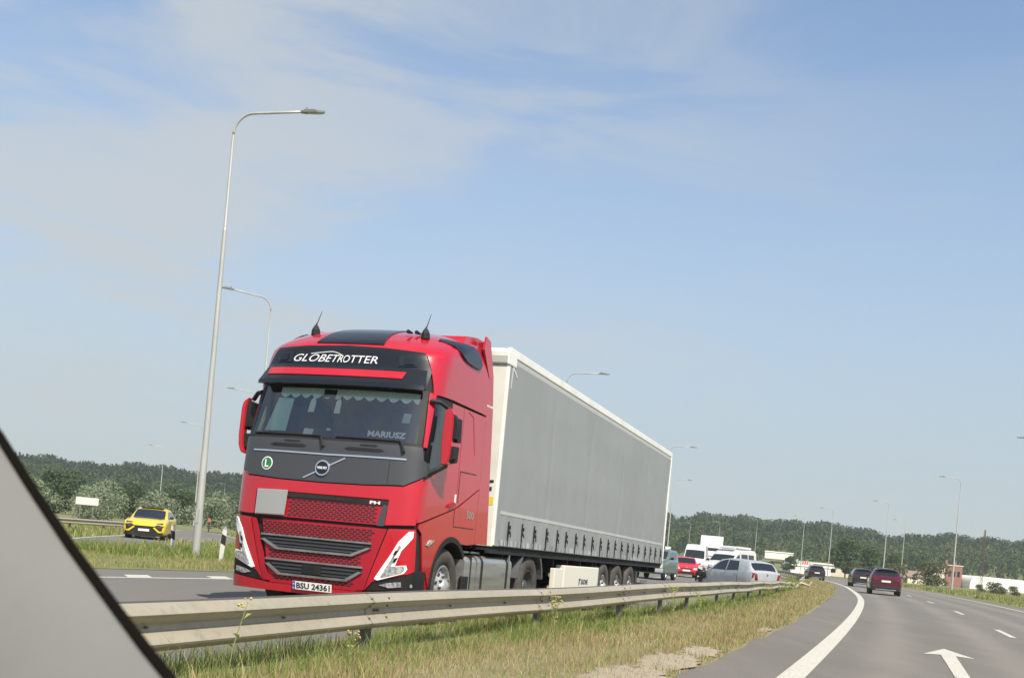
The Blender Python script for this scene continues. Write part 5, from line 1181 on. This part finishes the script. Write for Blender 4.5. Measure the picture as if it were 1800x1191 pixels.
# ================================================================ GUARDRAILS
PROF = [(0,0),(.004,-.013),(.012,-.018),(.076,-.066),(.083,-.078),(.074,-.094),(.012,-.134),(0,-.150),(.005,-.184),(.073,-.244),(.083,-.258),(.075,-.275),(.016,-.312),(0,-.312)]
def beam(name, pts, parent, face=-1, extra=None):
    """W-shaped rail along 3D points of its top edge; face -1 bulges to the right of the direction of travel"""
    V = []; F = []; n = len(PROF); Pp = [Vector(p) for p in pts]
    for i, p in enumerate(Pp):
        t = (Pp[min(i+1, len(Pp)-1)] - Pp[max(i-1, 0)]); t.z = 0; t.normalize(); nr = Vector((t.y, -t.x, 0))*(-face)
        tw = extra(i) if extra else 0
        for a, b in PROF: V.append(p + nr*(a*math.cos(tw) - b*math.sin(tw)*.7) + Vector((0, 0, b*math.cos(tw) + a*math.sin(tw))))
        
    m = len(V)
    for i, p in enumerate(Pp):   # the inner skin, 4 mm behind
        t = (Pp[min(i+1, len(Pp)-1)] - Pp[max(i-1, 0)]); t.z = 0; t.normalize(); nr = Vector((t.y, -t.x, 0))*(-face)
        for k in range(n): V.append(V[i*n+k] - nr*.005)
    for i in range(len(Pp)-1):
        for k in range(n-1):
            a = i*n+k; F.append((a, a+1, a+n+1, a+n)); F.append((m+a, m+a+n, m+a+n+1, m+a+1))
        F.append((i*n, (i+1)*n, m+(i+1)*n, m+i*n)); F.append((i*n+n-1, m+i*n+n-1, m+(i+1)*n+n-1, (i+1)*n+n-1))
    o = newobj(name, V, F, [M_galv, M_galvd], parent, False); q_ = 2*(n-1)+2
    for i_, p_ in enumerate(o.data.polygons):
        if i_ % q_ in (0, 1): p_.material_index = 1     # the rolled top lip, in the darker post steel
    autosmooth(o, 28); return o
def post_mesh():
    m = MB(); m.box(-.008, 0, -.06, .06, -.75, 0); m.box(-.06, -.008, -.06, -.053, -.75, 0); m.box(-.06, -.008, .053, .06, -.75, 0); return m
gr = empty('guardrail', Vector((0, 0, 0)), 'long two-wave steel guardrail in the foreground running along the median past the red lorry', 'guardrail')
YA, YB = -1.0, 60.5; nseg = 190
def rail_pt(y):
    k = float(sstep(y, 52, 60)); x = float(rail_x(y)) + .10*math.sin(y*.9)*k
    z = float(np.interp(y, [0, 9.7, 14, 18, 22, 31, 36, 44, 52, 57, 60.5], [.62, .615, .615, .65, .675, .655, .62, .56, .50, .42, .24])) + .006*math.sin(y*.7) + .05*math.sin(y*1.7)*k + .012*math.sin(y*.55)*float(sstep(y, 20, 34))
    return (x, y, z)
ta, tb = YA, YB
pts = [rail_pt(ta+(tb-ta)*i/nseg) for i in range(nseg+1)]
bo = beam('rail', pts, gr, -1, lambda i: .0 if i < 165 else -.016*(i-165))
# splice laps, bolts, posts
bolts = MB(); tl0 = 9.8; SPC = 4.65
pm = post_mesh(); pmesh = None
PY = [1.6, 5.7, 9.8, 14.2, 17.9, 20.6, 23.2, 27, 30.2, 34, 38.5, 43, 48, 53]
for k, y in enumerate(PY):
    RTAN = (Vector(rail_pt(y+.5))-Vector(rail_pt(y-.5))); RTAN.z = 0; RTAN.normalize(); RNOR = Vector((RTAN.y, -RTAN.x, 0)); RANG = math.atan2(RTAN.y, RTAN.x)
    if pmesh is None: po = pm.build('post', M_galvd, gr); pmesh = po
    else: po = pmesh.copy(); COL.objects.link(po); po.parent = gr
    q = Vector(rail_pt(y)); po.location = q - RNOR*.01 + Vector((0,0,-.03)); po.rotation_euler = (0.03*math.sin(k*2.1) + (.16 if k == 9 else 0), .02*math.cos(k*3), RANG - math.pi/2)
    for dt in (-.16, .16, 0):
        r0 = Vector(rail_pt(y+dt))
        for (a, b) in ((.055, -.05), (.050, -.118), (.045, -.218)) if abs(dt) > .1 else ((.012, -.158),):
            c = r0 + RNOR*a + Vector((0, 0, b)); bolts.tube([c, c + RNOR*.018], .010, 6)
for y in np.arange(YA, 40, 1.55):
    RTAN = (Vector(rail_pt(y+.5))-Vector(rail_pt(y-.5))); RTAN.z = 0; RTAN.normalize(); RNOR = Vector((RTAN.y, -RTAN.x, 0)); c = Vector(rail_pt(y)) + RNOR*.01 + Vector((0,0,-.158)); bolts.tube([c, c+RNOR*.012 + Vector((.015,0,0))], .010, 5)
_bm = bmesh.new(); _bm.from_mesh(bo.data); _vs = [_bm.verts.new(v) for v in bolts.v]
for f in bolts.f: _bm.faces.new([_vs[i] for i in f]).material_index = 1
_bm.to_mesh(bo.data); _bm.free()
# lapped joints: a second skin on every joint
for y in PY[:-2]:
    pp = [rail_pt(y+d_) for d_ in (-.15, -.07, .0, .07, .15)]
    beam('rail_lap', [Vector(q)+Vector((.0057,-.0018,0)) for q in pp], bo, -1)
# the separate rail beyond the gap
g2 = empty('guardrail', Vector((0, 0, 0)), 'distant guardrail continuing beyond the gap, with crumpled near end', 'guardrail')
t0_, t1_ = t_at_y(74), t_at_y(190); q2 = []
for i in range(60):
    t = t0_+(t1_-t0_)*i/59; y = off(t, 3)[1]; p = off(t, 3.35 + .2*math.sin(y)*float(1-sstep(y, 74, 82))); q2.append((p[0], p[1], .66 - .35*float(1-sstep(y, 73, 80)) + gz1(*p)))
beam('rail', q2, g2, -1)
for k in range(2, 28):
    t = t0_+4*k; p = off(t, 3.41); po = pmesh.copy(); COL.objects.link(po); po.parent = g2; po.location = (p[0], p[1], .62+gz1(*p)); v = tang(t); po.rotation_euler = (0, 0, math.atan2(v[1], v[0])-math.pi/2)
# bent scraps where the rail is torn
m = MB(); c = Vector((15.6, 61.5, -.05)); m.tube([c+Vector((0,0,.1)), c+Vector((.35,.3,.42)), c+Vector((.8,.2,.30)), c+Vector((1.1,.8,.52))], [.07,.09,.06,.04], 6); m.tube([c+Vector((-.3,.2,.1)), c+Vector((.1,.6,.34)), c+Vector((-.2,1.0,.30))], [.05,.07,.03], 6)
s_ = m.build('torn_rail_piece', M_galv); tag(s_, 'torn twisted piece of steel lying at the end of the broken guardrail', 'scrap metal')
m = MB(); c = Vector((1.6, 0, 0))
# far rail beyond the slip road
g3 = empty('guardrail', Vector((0, 0, 0)), 'low guardrail beyond the slip road, left of the yellow car', 'guardrail')
A_, B_ = Vector((-27.5, 50.5, 0)), Vector((-21.9, 66.5, 0)); q3 = []
for i in range(24): k = i/23; p = A_*(1-k)+B_*k; q3.append((p.x + 1.0*math.sin(k*math.pi)*.6, p.y, gz1(p.x, p.y)+.70 - .25*max(0, (k-.9)/.1)))
beam('rail', q3, g3, -1)
for k in range(0, 6):
    p = q3[2+k*4 if 2+k*4 < 24 else 23]; po = pmesh.copy(); COL.objects.link(po); po.parent = g3; po.location = (p[0]-.07, p[1], p[2]-.04)

# ================================================================ LAMPS
def lamp_mesh():
    e = empty('street_lamp', Vector((0, 0, 0)), 'x', 'street lamp', 'tall curved-arm street lamps along the motorway')
    H_ = 12.2; rr = .60; al = 1.50; m = MB()
    m.tube([(0,0,-.3),(0,0,.02),(0,0,2.6)], [.112,.108,.095], 14); m.tube([(0,0,2.6),(0,0,8.9)], [.088,.056], 12); m.tube([(0,0,8.9),(0,0,8.95),(0,0,H_-rr)], [.056,.044,.034], 12).build('pole', M_pole, e, False); autosmooth(e.children[-1], 40)
    m = MB(); bend = [(rr - rr*math.cos(R(a)), 0, H_-rr+rr*math.sin(R(a))) for a in range(0, 91, 9)]; bend = [(x, y, z - .0) for x, y, z in bend]
    m.tube([(0,0,H_-rr)] + bend[1:-1] + [(rr,0,H_), (rr+al*.5,0,H_+.03), (rr+al,0,H_+.06)], .034, 10).build('arm', M_pole, e, True)
    x0 = rr+al-.12; z0 = H_+.06
    m = MB(); m.prism([(x0,-.04),(x0+.12,-.08),(x0+.50,-.10),(x0+.70,-.03),(x0+.70,.03),(x0+.50,.10),(x0+.12,.08),(x0,.04)], 'z', z0-.035, z0+.02); h = m.build('lamp_head', M_lamphead, e)
    m = MB(); m.prism([(x0+.10,-.06),(x0+.44,-.08),(x0+.44,.08),(x0+.10,.06)], 'z', z0+.02, z0+.05).build('cooling_fins', M_lamphead, h)
    m = MB(); m.lathe([(.035,0),(.035,.06),(.02,.08),(.001,.08)], (x0+.16,0,z0+.06), 'z', 8).build('sensor', M_alud, h)
    m = MB(); m.box(x0+.2, x0+.6, -.07, .07, z0-.041, z0-.035).build('lens', M_lampglass, h)
    m = MB(); m.box(-.05, .05, -.113, -.09, .6, 1.0).build('service_door', M_pole, e)
    return e
LAMPS = [(-8.86,31.8,72,'tallest street lamp, on the grass island to the left of the red cab'),(-13.05,56.37,235,'street lamp with its arm to the left, rising behind the roof of the red cab'),(2.57,71.68,72,'street lamp whose curved arm shows just above the middle of the trailer roof'),
 (14.99,113.43,72,'street lamp with its arm crossing just above the rear end of the trailer'),(22.22,161.29,72,'street lamp pole showing just right of the trailer rear edge'),(-39.65,140.18,240,'distant street lamp whose arm shows left of the tall lamp pole'),
 (-23.43,98.8,240,'street lamp whose arm shows beside the left mirror of the red cab'),(-61.37,194.95,250,'thin distant street lamp rising right behind the yellow car'),(-98.91,383.3,250,'faint far street lamp between the tall lamp and the red cab'),
 (47.41,120.89,258,'tall street lamp on the right verge in front of the small brick building'),(76.12,219.88,258,'street lamp rising just right of the maroon car'),(56.1,169.9,258,'street lamp rising behind the roof of the maroon car'),
 (56.99,202.5,255,'street lamp between the two black cars'),(62.03,241.44,255,'street lamp left of the small black car'),(59.49,276.26,255,'distant street lamp above the rear of the wrecked silver car'),(58.42,320.32,255,'distant street lamp above the white lorry'),
 (55.48,354.87,255,'farthest street lamp against the hill above the white van'),(39.2,84.06,258,'street lamp beyond the right edge, only its arm tip in view')]
lp0 = lamp_mesh()
for i, (x, y, a, lb) in enumerate(LAMPS):
    e = lp0 if i == 0 else copy_tree(lp0); e['label'] = lb; e.location = (x, y, gz1(x, y)+.50 if i == 0 else 0)
    # a: compass bearing of the arm
    e.rotation_euler = (0, 0, R(90-{72:108,252:290,250:285,258:285,255:280}[a] if False else 90-a-30 if a == 72 else 90-a))

# ================================================================ DELINEATORS AND SIGNS
def delineator():
    e = empty('delineator_post', Vector((0,0,0)), 'x', 'marker post', 'white marker posts with black bands on the island')
    sh = [(-.06,-.05),(.06,-.05),(.02,.05),(-.02,.05)]
    m = MB(); m.prism(sh, 'z', -.2, 1.0); m.add([(-.06,-.05,1.0),(.06,-.05,1.0),(.02,.05,1.08),(-.02,.05,1.08)], [(0,1,2,3),(0,3,2,1)]).build('post', M_carwhite, e)
    m = MB(); m.add([(-.063,-.053,.62),(.063,-.053,.56),(.063,-.053,.82),(-.063,-.053,.88)], [(0,1,2,3)]); m.add([(.063,-.053,.56),(.022,.052,.56),(.022,.052,.82),(.063,-.053,.82)], [(0,1,2,3)]); m.add([(-.022,.052,.62),(-.063,-.053,.62),(-.063,-.053,.88),(-.022,.052,.88)], [(0,1,2,3)]).build('black_band', M_black, e)
    return e
d0 = delineator(); d0['label'] = 'white post with black band in front of the right half of the grass island'; d0.location = (-8.0, 31.2, gz1(-8.0,31.2)-.02); d0.rotation_euler = (.05, .06, .2)
d1 = copy_tree(d0); d1['label'] = 'white post with black band close beside the yellow car'; d1.location = (-10.65, 35.6, gz1(-10.65,35.6)+.0); d1.rotation_euler = (0, -.05, .25)
# white board on two posts, beyond the slip road
e = empty('sign_board', Vector((-28.4, 75, gz1(-28.4,75))), 'blank white board on two posts seen from behind, left of the yellow car', 'sign'); e.rotation_euler = (0, 0, R(14))
m = MB(); m.box(-.72, .72, -.02, .02, 1.45, 1.95).build('panel', M_carwhite, e)
for x in (-.42, .38): m = MB(); m.tube([(x,.05,-.3),(x,.05,1.97)], .03, 8).build('post', M_alud, e)
e = empty('orange_sign', Vector((-25.3, 94, .35)), 'small orange road sign at the bushes right of the tall lamp', 'sign')
m = MB(); m.prism([(-.55,.9),(.55,.9),(.55,1.7),(.2,2.0),(-.2,2.0),(-.55,1.7)], 'y', -.02, .02).build('panel', mat('sign_orange', (.42,.12,.06), .6), e); m = MB(); m.tube([(0,.05,-1.2),(0,.05,1.6)], .035, 6).build('post', M_alud, e); e.scale = (.26,.26,.26)
e = empty('barrier_board', Vector((17.7, 131, -.2)), 'two cream boards standing just beyond the rear end of the trailer', 'board')
m = MB(); m.box(-.75, -.1, -.03, .03, .9, 2.5).build('panel', MATS['cream_sheet'], e); m = MB(); m.box(.1, .75, -.03, .03, .9, 2.5).build('panel', MATS['cream_sheet'], e)
for x in (-.4, .42): m = MB(); m.tube([(x,.05,0),(x,.05,2.4)], .04, 6).build('post', M_alud, e)
# slender dark lattice mast on the right
e = empty('lattice_mast', Vector((108.5, 260, 0)), 'slender dark lattice mast standing before the wooded hill at the right', 'mast'); m = MB()
for (a, b) in ((-.35,-.35),(.35,-.35),(.35,.35),(-.35,.35)): m.tube([(a,b,0),(a*.35,b*.35,13.8)], .035, 4)
for k in range(14):
    f0, f1 = 1-.65*k/14, 1-.65*(k+1)/14
    for s1, s2 in ((-1,1),(1,-1)): m.tube([(s1*.35*f0,-.35*f0,k*.98),(s2*.35*f1,-.35*f1,(k+1)*.98)], .05, 4)
m.build('lattice', mat('rust_brown', (.10,.06,.05), .8), e); m = MB(); m.box(-1.6, 1.6, -.04, .04, 9.4, 9.5); m.box(-1.2, 1.2, -.04, .04, 11.2, 11.28).build('cross_arm', MATS['rust_brown'], e)
# ================================================================ BUILDINGS
MBK = mat('red_brick', (.27,.13,.10), .9, noise=[(2,.4,.7,(.22,.11,.085))]); MPL = mat('cream_plaster', (.62,.56,.44), .85, noise=[(.5,.4,.7,(.52,.47,.37))]); MRF = mat('roof_tile', (.22,.16,.12), .9); MWH = mat('white_sheet_roof', (.80,.79,.72), .6, noise=[((.1,.5,.1),.4,.7,(.72,.71,.64))])
def house(x, y, rz, w, dd, h, label, wall=MPL, roofm=MRF, gable=1.5, cat='building'):
    e = empty('house', Vector((x, y, float(hillh(np.array(x), np.array(y))))), label, cat); e.rotation_euler = (0, 0, R(rz))
    m = MB(); m.box(-w/2, w/2, -dd/2, dd/2, -1, h).build('wall', wall, e)
    m = MB(); m.prism([(-dd/2-.4,h-.05),(dd/2+.4,h-.05),(0,h+gable)], 'x', -w/2-.3, w/2+.3).build('roof', roofm, e)
    for k in range(max(1, int(w/3))):
        for lv in range(max(1, int(h/3))):
            x0 = -w/2+1.2+k*3; m = MB(); m.box(x0, x0+1.1, -dd/2-.03, -dd/2+.02, .9+lv*2.9, 2.2+lv*2.9).build('window', M_carglass, e)
    return e
house(101.5, 285, 10, 5, 5, 1.6, 'low cream house with brown roof left of the right-hand bushes')
house(97.0, 285, -5, 4, 5, 1.3, 'small cream house at the far end of the right-hand bushes')
e = empty('brick_building', Vector((116.3, 300, 0)), 'red brick block with a cream wing behind the bushes on the right', 'building')
m = MB(); m.box(-1.6, 2.6, -3, 3, -1, 5.4).build('wall', MBK, e); m = MB(); m.box(-5.0, -1.62, -2.6, 3, -1, 4.9).build('cream_wing', MPL, e)
m = MB(); m.box(-1.75, 2.75, -3.15, 3.15, 5.4, 5.65).build('parapet', MPL, e); m = MB(); m.box(-1.2, -.7, -1, -.5, 5.65, 6.9); m.box(1.3, 1.7, -1, -.5, 5.65, 6.7).build('chimney', MBK, e)
for x in (-1.0, .1, 1.3): m = MB(); m.box(x, x+.7, -3.03, -2.98, 2.6, 4.0).build('window', M_carglass, e)
# large white hall at the right
e = empty('white_hall', Vector((136, 300, 0)), 'long low white hall with rounded roof at the right edge', 'building'); e.rotation_euler = (0, 0, R(4))
m = MB(); pr = [(-17.0,-3)] + [(-17+2.2*(1-math.cos(R(a))), 1.0+2.3*math.sin(R(a))) for a in range(0,91,15)] + [(24,3.0),(24,-3)]; m.prism(pr, 'y', -6, 30).build('hall_shell', MWH, e)
m = MB()
for k in range(8): m.box(-1+k*3, -.88+k*3, -6.06, -6.0, -2, 3.0)
m.build('panel_ribs', MPL, e)
e = empty('striped_shed', Vector((128.6, 270, 0)), 'pale shed with yellowish vertical columns above the white hall', 'building'); m = MB(); m.box(-1.9, 9, 0, 6, 0, 4.9).build('wall', mat('shed_cream', (.55,.50,.38), .8), e); m = MB()
for k in range(8): m.box(-1.6+k*1.1, -1.1+k*1.1, -.08, 0, .5, 4.7)
m.build('column', mat('shed_ochre', (.52,.40,.20), .8), e)
m = MB(); m.box(-2.1, 9.2, -.3, 6.2, 4.9, 5.2).build('roof', MWH, e)
# long low pale buildings beyond the bend
def block(x, y, rz, w, d_, h, label, m1=MPL, m2=None, z0=0, win=True):
    e = empty('long_building', Vector((x, y, z0)), label, 'building'); e.rotation_euler = (0, 0, R(rz)); m = MB(); m.box(-w/2, w/2, 0, d_, -1, h).build('wall', m1, e)
    m = MB(); m.box(-w/2-.2, w/2+.2, -.2, d_+.2, h, h+.35).build('roof', m2 or MWH, e)
    for k in range(int(w/4) if win else 0): m = MB(); m.box(-w/2+1+k*4, -w/2+3+k*4, -.04, .02, h*.35, h*.72).build('window', M_carglass, e)
    return e
block(74.5, 262, -8, 12, 6, 2.5, 'long low cream building behind the two black cars', MPL)
block(66.5, 250, 2, 9, 6, 1.7, 'low white building left of the small black car', MWH, None, 0, False)
block(83.8, 268, -14, 6, 6, 1.5, 'low cream building left of the tree clump behind the maroon car', MPL)
block(94.8, 400, 0, 10, 6, 1.3, 'wide white-roofed building at the foot of the hill above the silver wreck', MWH, None, 4.7, False)
e = house(102.5, 640, 0, 9, 8, 6, 'white house high on the hill just right of the trailer', MWH); 
# ================================================================ BUSHES AND SINGLE TREES
wsp = [(-36,98,1.05),(-41,96,1.15),(-46,98,1.0),(-22.5,101,.85),(-18.5,99,.75),(-33,88,.8),(-43,88,1.0),(-38,104,1.25),(-28,104,1.2),(-17.6,86,.62)]
wl = ['silvery bush just left of the yellow car','rounded silvery bush behind the white board','silvery bush partly hidden by the windscreen pillar','silvery bush just right of the yellow car roof','low silvery bush between yellow car and tall lamp','low silvery bush in front of the taller ones, left of the yellow car','low silvery bush beside the pillar edge','tall silvery bush in the second row behind the white board','tall silvery bush in the second row behind the yellow car','smallest silvery bush, nearest to the tall lamp pole']
for i, ((x, y, s), lb) in enumerate(zip(wsp, wl)): retree(wil, (x, y, -.25), s, i*1.3, lb)
dk = tree('roadside_tree', (-30, 150, -.4), 5.6, 3.6, 'mid', 4200, .17, 'broad green tree left of the tall lamp pole, behind the silvery bushes', 'tree', 'green trees behind the silvery bushes', .06, 16, 77, .10)
lbs = [(-36,152,.85,'green tree above the yellow car'),(-44,150,.85,'green tree behind the white board, second from the pillar'),(-53,154,.9,'green tree farthest left beside the pillar'),(-24,140,.72,'green tree just right of the tall lamp pole'),(-19,134,.72,'green tree between tall lamp and red cab'),(-14.6,126,.62,'small green tree against the left mirror of the red cab'),(-62,152,1.1,'green tree mostly hidden by the windscreen pillar'),(-27,132,.7,'low green tree behind the tall lamp pole')]
for i, (x, y, s, lb) in enumerate(lbs): retree(dk, (x, y, -.4), s, 1.9*i+.5, lb)
bu = tree('roadside_bush', (63.0, 168, 0), 3.9, 3.0, 'olive', 2400, .15, 'largest dark bush on the right verge, left of the tall lamp', 'bush', 'dark bushes on the right verge', .04, 12, 55, .06)
rb_ = [(58.5,172,.8,0,'dark bush at the left end of the right-hand row, by the thin lamp'),(66.8,160,.30,0,'dark bush directly behind the right-hand lamp pole'),(66.5,152,.24,0,'low bush just right of the right-hand lamp pole'),(63.6,148,.42,0,'round dark bush in front of the white hall'),(65.4,146,.34,0,'dark bush right of the round one before the white hall'),(69.5,146,.26,0,'low dark bush near the right edge'),(74,170,.28,0,'dark bush farther back near the mast'),(55.5,180,.6,0,'small dark bush beside the maroon car')]
for i, (x, y, s, z, lb) in enumerate(rb_): retree(bu, (x, y, z), s, 2.1*i, lb)
tc_ = tree('tree_clump', (66.5, 224, 0), 8.5, 4.4, 'light', 3600, .24, 'bright green tree behind the black cars at the foot of the hill', 'tree', 'lighter green trees beyond the bend', .06, 12, 99, .14)
for i, (x, y, s, lb) in enumerate([(73.5,232,.85,'green tree right of the brightest one beyond the bend'),(58.5,236,.45,'small green tree left of the brightest one beyond the bend'),(47.5,240,.55,'yellowish green tree above the rear of the wrecked car'),(85,250,.8,'green tree behind the maroon car'),(86,372,.35,'low bush at the left end of the white-roofed building on the hill foot'),(89.5,370,.3,'low bush before the middle of the white-roofed building on the hill foot'),(92.5,374,.36,'low bush at the right end of the white-roofed building on the hill foot')]): retree(tc_, (x, y, 0), s, i*2, lb)
# roadside weeds: yellow flowering stems by the rail
MFY = mat('yellow_flower', (.42,.36,.10), .8); MFS = mat('weed_stem', (.20,.24,.07), .8)
def weed(t, o, h, seed, label, n=5):
    p = off(t, o); e = empty('weed', Vector((p[0], p[1], gz1(*p))), label, 'weed', 'tall weeds along the foreground guardrail'); q = random.Random(seed); m = MB(); f = MB()
    for k in range(n):
        a = q.uniform(0, 6.28); l = q.uniform(.05, .22)*h; hh = h*q.uniform(.7, 1); tp = (l*math.cos(a), l*math.sin(a), hh); m.tube([(0,0,0), (tp[0]*.3, tp[1]*.3, hh*.5), tp], [.005,.004,.002], 4)
        for j in range(6):
            b = q.uniform(.3, .95); c = (tp[0]*b, tp[1]*b, hh*b); an = q.uniform(0, 6.28); m.add([c, (c[0]+.05*math.cos(an), c[1]+.05*math.sin(an), c[2]+.035), (c[0]+.025*math.cos(an+.4), c[1]+.025*math.sin(an+.4), c[2]+.035)], [(0,1,2)])
        for j in range(7):
            c = Vector(tp) + Vector((q.uniform(-.05,.05), q.uniform(-.05,.05), q.uniform(-.08,.03))); r = q.uniform(.007,.014); f.add([c+Vector((r,0,0)), c+Vector((0,r,0)), c-Vector((r,0,0)), c-Vector((0,r,0)), c+Vector((0,0,r)), c-Vector((0,0,r))], [(0,1,4),(1,2,4),(2,3,4),(3,0,4),(1,0,5),(2,1,5),(3,2,5),(0,3,5)])
    m.build('stem', MFS, e); f.build('flower', MFY, e); return e
def wt(y, d=.22): return (float(rail_x(y))+d*.95, y-d*.29)
def weedw(y, d, *a):
    x, yy = wt(y, d); o, t = offset_of(x, yy); return weed(float(t[0]), float(o[0]), *a)
weedw(7.2, .30, .62, 1, 'single thin dry stem in front of the rail near its left end', 1)
weedw(8.6, .35, .42, 2, 'pale seeding weed just left of the nearest rail post', 2)
weedw(13.9, .30, .58, 3, 'yellowish flowering weed hiding the second rail post', 6)
weedw(20.0, .35, .75, 4, 'tall seeding weed before the third rail post', 4)
weedw(22.5, .35, .50, 5, 'yellowish weed between the third and fourth rail posts', 5)
for i, y in enumerate((38, 44, 49, 53, 57, 60)): weedw(y, .3, .55, 10+i, ['yellowish weed at the post below the wreck nose','yellowish weed below the wreck rear wheel','yellowish weed below the wreck tail light','yellowish weed at the bent rail','yellowish weed in front of the torn rail','yellowish weed just past the torn rail'][i], 8)
# ================================================================ OUR OWN CAR'S WINDSCREEN PILLAR
e = empty('car_pillar', Vector((-.2, .45, .9)), 'grey windscreen pillar trim of the car the photo is taken from, lower left corner', 'car pillar')
M_trim = mat('pillar_fabric', (.15,.15,.14), .85, noise=[(6,.4,.7,(.13,.13,.122))], bump=(300,.1,.002)); M_seal = mat('rubber_seal', (.006,.005,.004), 1.0, spec=0.05)
edge = [((-.52,1,.125),.66),((-.4614,1,.0587),.62),((-.4270,1,.0136),.59),((-.3870,1,-.0360),.56),((-.3475,1,-.0806),.53),((-.3138,1,-.1181),.505),((-.2859,1,-.1465),.485),((-.24,1,-.19),.46),((-.19,1,-.235),.44)]
PTS = [Vector((a[0]*k, a[1]*k, CAM_H+a[2]*k)) for a, k in edge]
def pill(name, prof, material):
    V = []; F = []; n = len(prof)
    for i, p in enumerate(PTS):
        t = (PTS[min(i+1,len(PTS)-1)]-PTS[max(i-1,0)]).normalized(); f = Vector((0,1,0)); f = (f - t*f.dot(t)).normalized(); s = t.cross(f).normalized()
        for a, b in prof: V.append(p - s*a - f*b)
    for i in range(len(PTS)-1):
        for k in range(n): F.append((i*n+k, i*n+(k+1)%n, (i+1)*n+(k+1)%n, (i+1)*n+k))
    o = newobj(name, [v - e.location for v in V], F, material, e); autosmooth(o, 50)
    bm = bmesh.new(); bm.from_mesh(o.data); bmesh.ops.recalc_face_normals(bm, faces=bm.faces[:]); bm.to_mesh(o.data); bm.free(); return o
pill('seal', [(0,0),(.001,.002),(.003,.003),(.0055,.0),(.003,-.005),(.001,-.004)], M_seal)
pill('trim', [(.0036,.0),(.0055,.005),(.03,.022),(.06,.035),(.10,.040),(.15,.034),(.19,.01),(.19,-.03),(.02,-.03),(.0036,-.008)], M_trim)

# ================================================================ SUMMER HAZE
hz = newobj('haze', [(x, y, z) for z in (-4, 75) for x, y in ((-1520,-330),(1520,-330),(1520,1620),(-1520,1620))], [(0,3,2,1),(4,5,6,7),(0,1,5,4),(1,2,6,5),(2,3,7,6),(3,0,4,7)], mat('haze', (.8,.8,.8)))
mm = hz.data.materials[0]; n_ = mm.node_tree.nodes
for x in list(n_): n_.remove(x)
oo = n_.new('ShaderNodeOutputMaterial'); vv = n_.new('ShaderNodeVolumePrincipled'); vv.inputs['Color'].default_value = (.76,.82,.86,1); vv.inputs['Density'].default_value = .00030; vv.inputs['Anisotropy'].default_value = 0.2
mm.node_tree.links.new(vv.outputs[0], oo.inputs['Volume']); tag(hz, 'thin summer haze over the whole valley', 'haze', kind='stuff')

# every separate piece of these paired parts becomes a part of its own
def split_loose(o):
    me = o.data; par = list(range(len(me.vertices)))
    def find(a):
        while par[a] != a: par[a] = par[par[a]]; a = par[a]
        return a
    for p in me.polygons:
        vs = list(p.vertices); r = find(vs[0])
        for v in vs[1:]: par[find(v)] = r
    groups = {}
    for p in me.polygons: groups.setdefault(find(p.vertices[0]), []).append(p)
    if len(groups) < 2: return
    base = o.name.split('.')[0]; sm = [g[0].use_smooth for g in groups.values()]
    for gi, g in enumerate(groups.values()):
        idx = {}; V = []; F = []
        for p in g:
            f = []
            for v in p.vertices:
                if v not in idx: idx[v] = len(V); V.append(me.vertices[v].co[:])
                f.append(idx[v])
            F.append(f)
        n = newobj(base, V, F, list(me.materials), o.parent, sm[gi]); n.matrix_basis = o.matrix_basis.copy()
        if gi == 0:
            for c in list(o.children): c.parent = n
    bpy.data.objects.remove(o)
SPLIT = {'corner_post','rear_post','tank_strap','mirror_arm','corner_cap','landing_leg','roof_rail','chimney','cross_arm','catwalk','box_strap','column'}
for o in [o for o in bpy.data.objects if o.type == 'MESH' and o.parent and o.name.split('.')[0] in SPLIT]:
    if not (o.name.startswith('roof_rail') and len(o.data.polygons) > 400): split_loose(o)
